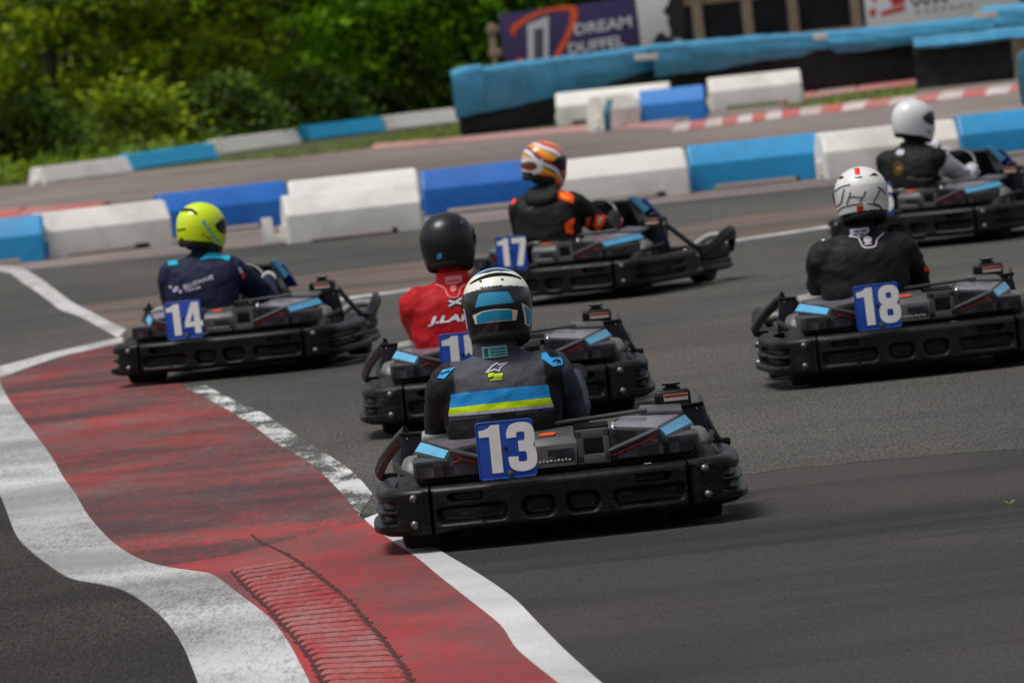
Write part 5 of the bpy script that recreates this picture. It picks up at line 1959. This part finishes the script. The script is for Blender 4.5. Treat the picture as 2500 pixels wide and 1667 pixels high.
def collar(d, c, hw, h, m, tiltv=0.0, up=.0):
    """standing collar round the neck"""
    rings = []
    base = Vector(c)
    for z, k in ((-.03, 1.12), (0, 1.04), (h * .6, 1.0), (h, .98), (h, .92), (h * .5, .90)):
        rings.append([base + Vector((hw * k * math.cos(t), hw * .95 * k * math.sin(t), z + tiltv * math.cos(t) + (.012 if math.sin(t) < 0 else -.012) * (z > 0))) for t in np.linspace(0, 2 * math.pi, 33)[:-1]])
    return MB().loft(rings, cap=False).build("collar", m, d.o, smooth=80)


cl = collar(d, (-.185, .452, .668), .088, .062, PR["charcoal"])
# teal label on the collar
lb = MB()
def collar_label(d, c, hw, x0, x1, z0, z1, name, m, dr=.003):
    mb = MB()
    n = 9
    vs = []
    for i in range(n):
        x = x0 + (x1 - x0) * i / (n - 1)
        y = -math.sqrt(max(1e-6, 1 - (x / hw) ** 2)) * hw * .95 - dr
        vs += [(c[0] + x, c[1] + y * 1.02, c[2] + z0), (c[0] + x, c[1] + y, c[2] + z1)]
    mb.add(vs, [(2 * i, 2 * i + 2, 2 * i + 3, 2 * i + 1) for i in range(n - 1)])
    return mb.build(name, m, d.o, smooth=180, recalc=False)


collar_label(d, (-.185, .452, .668), .090, -.05, .045, .014, .058, "collar_label", PR["teal"], .004)
for i in range(3):
    collar_label(d, (-.185, .452, .668), .090, -.022, .04, .022 + .011 * i, .0255 + .011 * i, "label_print", PR["charcoal"], .0058)
collar_label(d, (-.185, .452, .668), .090, -.045, -.028, .020, .050, "label_print", PR["charcoal"], .0058)

# --- kart 14: navy suit, fluorescent yellow helmet turned into the bend
c5b = lambda x, y: (370 + x * .1722, 470 + y * .1722)
def col14(p, part, t, d):
    if part == "neck":
        return rgb(206, 140, 116)
    if part.startswith(("thigh", "shin")):
        return rgb(40, 70, 110)
    return rgb(14, 28, 58)


def hel14(phi, z, x, y):
    zb = -.088 + (-.035 * max(0, math.cos(math.radians(phi))))
    return rgb(14, 15, 12) if z < zb else rgb(214, 240, 6)


hx, hz = lcl("14", 488, 552, .45)
d = Driver("14", "person in navy suit with fluorescent yellow helmet turned into the bend", dict(
    hx=-.16, sx=-.150, sz=.645, head=(hx, .465, hz), yaw=43, pitch=9, hroll=4, hcol=hel14, color=col14, elbow_r=(.17, .70, .40), elbow_l=(-.385, .68, .40), hand_r=-8, hand_l=165,
    glove=lambda p, f, o, n: rgb(205, 200, 196) if f < .9 or n > .0 else rgb(60, 60, 62), spoiler=None))
d.poly([c5b(*p) for p in [(680, 965), (750, 900), (850, 815), (905, 830), (950, 868), (1080, 872), (1118, 905), (1095, 975), (1010, 945), (860, 935)]], "shoulder_panel", PR["cyan"], off=.005)
d.poly([c5b(*p) for p in [(235, 985), (262, 935), (300, 950), (372, 985), (378, 1025), (300, 1040), (238, 1040)]], "shoulder_panel", PR["cyan"], off=.005)
d.text("BLUEWAVE", c5b(665, 1268), 10.5, 76, -R(19), "lettering", PR["pale"], bold=.03)
d.text("TEAM", c5b(580, 1370), 7, 40, -R(14), "lettering", PR["pale"], bold=.02)
d.line([c5b(*p) for p in [(255, 1330), (290, 1345)]], 7, "back_mark", PR["pale"], n=0)
d.line([c5b(*p) for p in [(315, 1405), (372, 1335)]], 9, "back_mark", PR["pale"], n=0)
d.line([c5b(*p) for p in [(388, 1405), (432, 1402)]], 8, "back_mark", PR["pale"], n=0)
d.poly([c5b(*p) for p in [(1220, 1060), (1260, 1060), (1300, 1140), (1250, 1150)]], "sleeve_patch", PR["pale"], off=.004)
d.poly([c5b(*p) for p in [(1268, 1155), (1310, 1155), (1318, 1210), (1285, 1215)]], "sleeve_patch", PR["coral"], off=.004)
d.line([c5b(*p) for p in [(355, 330), (380, 285), (430, 255), (520, 248), (590, 265), (640, 310)]], 6.5, "rear_vent", M["liner"], on="helmet", off=.004)
d.text("BLUEWAVE", c5b(840, 560), 8, 68, R(54), "lettering", PR["cyan"], on="helmet", off=.002, bold=.03)
d.line([c5b(*p) for p in [(360, 535), (420, 530), (485, 515)]], 4, "dark_print", PR["black"], on="helmet", off=.002)
d.text("R. MILL", c5b(800, 640), 6.5, 32, R(30), "lettering", PR["grey"], on="helmet", off=.002)
d.poly([c5b(*p) for p in [(410, 640), (450, 645), (440, 690), (405, 680)]], "dark_print", PR["black"], on="helmet", off=.002)

# --- kart 15: red suit, black helmet
c6 = lambda x, y: (960 + x * .2551, 480 + y * .2551)
def col15(p, part, t, d):
    if part.startswith(("thigh", "shin")) or part == "torso" and p.z < .335:
        return rgb(10, 10, 10)
    if part == "neck":
        return rgb(150, 96, 80)
    return rgb(178, 10, 22)


hx, hz = lcl("15", 1092, 588, .45)
d = Driver("15", "person in red suit with shiny plain black helmet", dict(
    hx=-.20, sx=-.20, sz=.640, head=(hx, .455, hz), yaw=16, pitch=3, hroll=-2, hcol=lambda *a: rgb(9, 9, 10), hmat=M["helmetmatt"], color=col15,
    elbow_r=(.06, .70, .40), elbow_l=(-.37, .66, .44), hand_r=8, hand_l=172, glove=lambda p, f, o, n: rgb(24, 22, 22), bulk=1.05))
cl = collar(d, (-.200, .452, .665), .080, .060, simple("red_collar", rgb(206, 16, 30), 0.7, var=0.12), 0)
collar_label(d, (-.200, .452, .665), .082, -.035, .045, .012, .054, "collar_label", pr_cloth("print_rose", rgb(226, 150, 156)), .004)
collar_label(d, (-.200, .452, .665), .082, -.028, .030, .028, .034, "label_print", PR["red"], .0058)
rose = pr_cloth("print_piping", rgb(232, 120, 124))
d.line([c6(*p) for p in [(405, 845), (470, 868), (500, 895), (535, 960), (620, 955), (645, 880), (690, 845)]], 3.2, "piping", rose, n=3, off=.004)
d.poly([c6(*p) for p in [(545, 865), (575, 848), (605, 862), (606, 900), (575, 918), (548, 905)]], "back_emblem", rose, off=.004)
d.poly([c6(*p) for p in [(528, 995), (655, 970), (655, 1030), (532, 1055)]], "saltire_flag", PR["navy"], off=.0035)
d.line([c6(530, 1000), c6(655, 1026)], 4.5, "flag_cross", PR["white"], n=0, off=.0050)
d.line([c6(533, 1050), c6(655, 974)], 4.5, "flag_cross", PR["white"], n=0, off=.0053)
d.text("J.LAR", c6(540, 1178), 23, 108, SL, "lettering", PR["white"], shear=.25, bold=.045, off=.004)
d.poly([c6(*p) for p in [(425, 548), (470, 540), (462, 590), (418, 600)]], "blue_sticker", PR["sky"], on="helmet", off=.002)
d.line([c6(*p) for p in [(620, 180), (660, 215), (640, 250), (690, 245)]], 3, "pale_print", PR["grey"], on="helmet", off=.002)
d.line([c6(*p) for p in [(470, 120), (545, 118)]], 3, "top_vent", M["liner"], on="helmet", off=.004)

# --- kart 16: black gilet over pale sleeves, plain white helmet
c8b = lambda x, y: (2150 + x * .2424, 220 + y * .2424)
def col16(p, part, t, d):
    if part == "upper_r" and t > .08 or part == "fore_r" and t < .86:
        return rgb(200, 196, 206)
    if part.startswith(("thigh", "shin")):
        return rgb(30, 30, 34)
    return rgb(15, 14, 15)


hx, hz = lcl("16", 2224, 292, .45)
d = Driver("16", "person in black top with pale grey sleeve and plain white helmet", dict(
    hx=-.12, sx=-.105, sz=.63, head=(hx, .475, hz), yaw=40, pitch=8, hcol=lambda phi, z, x, y: rgb(18, 18, 18) if z < -.113 - .03 * max(0, math.cos(math.radians(phi))) else rgb(222, 222, 222), color=col16,
    elbow_r=(.16, .72, .42), elbow_l=(-.38, .74, .46), hand_r=-22, hand_l=132, glove=lambda p, f, o, n: rgb(216, 206, 214) if (n > -.005 or f < .7) else rgb(46, 44, 48)))
collar(d, (-.10, .462, .645), .085, .055, PR["black"])
d.poly([c8b(*p) for p in [(160, 620), (190, 600), (240, 605), (235, 650), (205, 660), (160, 655)]], "back_print", PR["pale"], off=.004)
ring = [c8b(180 + 42 * math.cos(t), 790 + 62 * math.sin(t)) for t in np.linspace(0, 2 * math.pi, 21)]
d.decal(*stroke(ring, [2.2] * 21), "gold_badge", PR["gold"], off=.004)
d.poly([c8b(*p) for p in [(160, 770), (200, 760), (210, 800), (190, 830), (165, 815)]], "gold_badge", PR["gold"], off=.0055)
d.poly([c8b(*p) for p in [(400, 495), (430, 485), (462, 515), (455, 530), (420, 520)]], "collar_trim", PR["gold"], off=.006)
d.poly([c8b(*p) for p in [(468, 535), (510, 530), (570, 570), (565, 590), (520, 570)]], "shoulder_patch", PR["pale"], off=.005)
d.line([c8b(*p) for p in [(270, 880), (400, 905), (520, 890)]], 4, "hem_piping", PR["grey"], off=.004)
d.poly([c8b(*p) for p in [(470, 410), (495, 402), (500, 435), (480, 445)]], "small_print", PR["grey"], on="helmet", off=.002)

# --- kart 17: black suit with glowing orange patches, flame-striped helmet
c7 = lambda x, y: (1230 + x * .1913, 320 + y * .1913)
def hel17(phi, z, x, y):
    s = z + .62 * y - .016 * math.sin(y * 26) + .006 * math.sin(z * 60)
    if z < -.085 - .02 * (y > .05) and y < .06:
        return rgb(8, 8, 8)
    bands = [(.135, (255, 176, 96)), (.112, (236, 92, 50)), (.096, (196, 50, 34)), (.066, (240, 232, 236)), (.058, (150, 100, 104)), (.030, (255, 176, 20)), (.012, (250, 110, 20)), (.0, (170, 40, 18)), (-.016, (22, 18, 18)),
             (-.042, (232, 226, 232)), (-.052, (26, 20, 20)), (-.066, (252, 190, 20)), (-.092, (236, 110, 20)), (-.108, (150, 50, 26)), (-.124, (224, 216, 218)), (-9, (22, 20, 20))]
    if y < -.05 and -.075 < z < .012:
        if ((y + .115) / .035) ** 2 + ((z + .035) / .03) ** 2 < 1:
            return rgb(110, 34, 26)
        return rgb(210, 210, 212)
    for lim, c in bands:
        if s > lim:
            return rgb(*c)


def col17(p, part, t, d):
    if part.startswith(("thigh", "shin")):
        return rgb(72, 72, 74)
    return rgb(13, 12, 13)


hx, hz = lcl("17", 1322, 397, .45)
d = Driver("17", "person in black suit with orange patches and flame-striped helmet", dict(
    hx=-.12, sx=-.10, sz=.655, head=(hx, .475, hz), yaw=44, pitch=12, hroll=3, hcol=hel17, color=col17, elbow_r=(.19, .70, .40), elbow_l=(-.40, .70, .43), hand_r=-14, hand_l=140,
    glove=lambda p, f, o, n: rgb(34, 32, 34) if f < .8 or n > .022 else (rgb(222, 216, 214) if n > .006 else (rgb(232, 74, 34) if n > -.016 else rgb(40, 34, 34))), bulk=1.05))
collar(d, (-.10, .452, .672), .092, .05, PR["black"])
hood = MB().loft([super_ring(Vector((-.10, y, z)), hw, hd, 26, 2.3, Vector((1, 0, 0)), Vector((0, .8, .6))) for y, z, hw, hd in ((.375, .735, .075, .03), (.362, .728, .105, .052), (.348, .705, .122, .058), (.340, .672, .112, .050), (.338, .640, .075, .034), (.342, .622, .03, .016))]).build("hood", PR["black"], d.o, smooth=80)
d.poly([c7(*p) for p in [(515, 800), (560, 780), (700, 768), (830, 795), (895, 840), (890, 925), (830, 905), (720, 868), (600, 848), (530, 830)]], "shoulder_patch", PR["orange"], off=.006)
d.line([c7(*p) for p in [(580, 805), (700, 815), (850, 875)]], 5, "patch_core", PR["amber"], off=.0085)
d.poly([c7(*p) for p in [(775, 1195), (800, 1165), (850, 1130), (895, 1110), (895, 1165), (870, 1230), (895, 1290), (870, 1320), (800, 1305)]], "elbow_patch", PR["orange"], off=.005)
d.poly([c7(*p) for p in [(1050, 1100), (1105, 1095), (1092, 1330), (1020, 1340)]], "sleeve_stripe", PR["orange"], off=.005)
d.poly([c7(*p) for p in [(1165, 1065), (1295, 1085), (1280, 1170), (1230, 1250), (1190, 1290), (1125, 1200), (1150, 1150)]], "cuff_patch", PR["orange"], off=.006)
d.poly([c7(*p) for p in [(1195, 1095), (1250, 1105), (1235, 1175), (1185, 1210), (1180, 1170)]], "patch_core", pr_cloth("print_peach", rgb(255, 190, 160)), off=.0085)
d.poly([c7(*p) for p in [(95, 900), (130, 865), (162, 880), (150, 920), (110, 950)]], "shoulder_patch", PR["coral"], off=.006)
d.line([c7(*p) for p in [(300, 990), (345, 1000), (390, 930)]], 3, "back_print", PR["grey"], off=.004)

# --- kart 18: black suit with thin white piping, white helmet with red stripe
c4 = lambda x, y: (1800 + x * .3955, 380 + y * .3955)
def hel18(phi, z, x, y):
    if z < -.092:
        return rgb(16, 16, 17)
    return rgb(206, 204, 200) if y < 0 and -.05 < z < .035 else rgb(232, 230, 226)


hx, hz = lcl("18", 2103, 476, .45)
d = Driver("18", "person in black suit with white piping and white helmet with red stripe", dict(
    hx=-.205, sx=-.185, sz=.645, head=(hx, .455, hz), yaw=-4, pitch=8, hcol=hel18, color=lambda p, part, t, d: rgb(110, 60, 50) if part == "neck" and t > .55 else rgb(22, 22, 25),
    elbow_r=(.105, .68, .42), elbow_l=(-.375, .66, .44), hand_r=8, hand_l=172, glove=lambda p, f, o, n: rgb(22, 22, 24), bulk=1.03))
c5h = lambda x, y: (1950 + x * .2997, 180 + y * .2997)
H = dict(on="helmet", off=.0015, maxlen=.008)
for pts in ([(275, 1000), (300, 960), (345, 925), (420, 905)], [(372, 940), (358, 1000), (345, 1055), (300, 1092)], [(425, 968), (410, 1010), (392, 1068)], [(418, 1012), (450, 1004), (485, 1010), (515, 1012)], [(545, 960), (525, 1005), (498, 1045)],
            [(668, 938), (640, 995), (610, 1052), (640, 1066), (668, 1084)], [(640, 925), (680, 945), (706, 985)], [(320, 1130), (350, 1095), (430, 1072), (520, 1060)], [(560, 1058), (640, 1078), (690, 1110)], [(300, 1105), (312, 1150)]):
    d.line([c5h(*p) for p in pts], 4.0, "grey_outline", PR["grey"], **H)
red18 = simple("print_bright_red", rgb(224, 22, 28), 0.3, var=0.06)
d.poly([c5h(*p) for p in [(453, 772), (494, 768), (500, 822), (460, 828)]], "red_stripe", red18, **H)
d.poly([c5h(*p) for p in [(472, 1078), (505, 1076), (505, 1122), (475, 1124)]], "red_stripe", red18, **H)
d.poly([c5h(*p) for p in [(506, 1076), (527, 1076), (524, 1121), (506, 1122)]], "red_stripe", simple("print_dark_red", rgb(150, 10, 16), 0.3, var=0.06), **H)
d.poly([c5h(*p) for p in [(312, 866), (332, 842), (352, 834), (374, 846), (345, 860)]], "vent", M["liner"], **H)
d.poly([c5h(*p) for p in [(572, 836), (604, 812), (626, 812), (650, 836), (612, 832)]], "vent", M["liner"], **H)
d.line([c5h(450, 848), c5h(515, 842)], 4, "small_print", PR["grey"], n=0, **H)
collar(d, (-.190, .452, .672), .082, .055, PR["black"])
collar_label(d, (-.190, .452, .672), .084, -.045, .050, .008, .052, "collar_label", PR["pale"], .004)
for a_, b_ in ((-.036, -.012), (.0, .022)):
    collar_label(d, (-.190, .452, .672), .084, a_, b_, .018, .024, "label_print", PR["black"], .0058)
    collar_label(d, (-.190, .452, .672), .084, a_ + .008, b_ + .012, .034, .040, "label_print", PR["black"], .0058)
d.line([c4(*p) for p in [(690, 500), (742, 508), (758, 530), (782, 568), (850, 562), (862, 520), (905, 480)]], 3.4, "piping", PR["pale"], n=3, off=.004)
d.poly([c4(*p) for p in [(778, 512), (802, 498), (828, 510), (830, 530), (808, 545), (782, 535)]], "back_emblem", PR["pale"], off=.004)
d.line([c4(*p) for p in [(785, 550), (828, 546)]], 3, "back_emblem", PR["pale"], n=0, off=.004)
d.line([c4(*p) for p in [(525, 530), (548, 516), (575, 508)]], 4, "shoulder_piping", PR["pale"], off=.005)
d.line([c4(*p) for p in [(1025, 468), (1060, 472), (1075, 485)]], 4, "shoulder_piping", PR["pale"], off=.005)
d.poly([c4(*p) for p in [(1145, 685), (1170, 675), (1190, 695), (1180, 712), (1150, 715)]], "sleeve_patch", PR["coral"], off=.005)


# a green seedling growing out of the asphalt
def seedling():
    o = MB()
    o.tube([(0, 0, 0), (0.004, 0, .012), (.002, 0, .021)], .0018, 6)
    for s in (1, -1):
        p = [Vector((0, 0, .020)), Vector((.009 * s, .003, .030)), Vector((.021 * s, .0, .034)), Vector((.011 * s, -.006, .026))]
        o.add(p + [q + Vector((0, .002, .001)) for q in p], [(0, 1, 2, 3), (7, 6, 5, 4), (0, 4, 5, 1), (1, 5, 6, 2), (2, 6, 7, 3), (3, 7, 4, 0)])
    ob = o.build("seedling", simple("seedling_green", rgb(104, 136, 24), 0.5), None)
    p = G(2466, 1243)
    ob.location = (p.x, p.y, 0.0)
    tag(ob, "tiny green two-leaved seedling alone on the bare asphalt", "seedling")


seedling()


# ------------------------------------------------------------------ daylight
def daylight(elev=68.0, azim=245.0):
    w = bpy.data.worlds.new("World")
    SC.world = w
    w.use_nodes = True
    nt = w.node_tree
    bg = nt.nodes["Background"]
    sky = nt.nodes.new("ShaderNodeTexSky")
    sky.sky_type = "NISHITA"
    sky.sun_disc = False
    sky.sun_elevation = R(elev)
    sky.sun_rotation = R(azim)
    sky.air_density, sky.dust_density, sky.ozone_density = 1.0, 4.0, 1.0
    hs = nt.nodes.new("ShaderNodeHueSaturation")     # cloud cover greys the sky
    hs.inputs["Saturation"].default_value = 0.35
    nt.links.new(sky.outputs[0], hs.inputs["Color"])
    nt.links.new(hs.outputs[0], bg.inputs[0])
    bg.inputs[1].default_value = 0.105
    ld = bpy.data.lights.new("sun", "SUN")
    ld.energy, ld.angle, ld.color = 2.1, R(22), (1.0, 0.97, 0.92)
    o = bpy.data.objects.new("sun", ld)
    COL.objects.link(o)
    a, e = R(azim), R(elev)
    d = Vector((math.sin(a) * math.cos(e), math.cos(a) * math.cos(e), math.sin(e)))
    o.rotation_euler = d.to_track_quat("Z", "Y").to_euler()
    o.location = d * 60


daylight()
vs = SC.view_settings
vs.view_transform, vs.look, vs.gamma, vs.exposure = "Standard", "None", 1.0, 0.0
vs.use_curve_mapping = False
SC.cycles.max_bounces = 6
SC.cycles.use_denoising = True
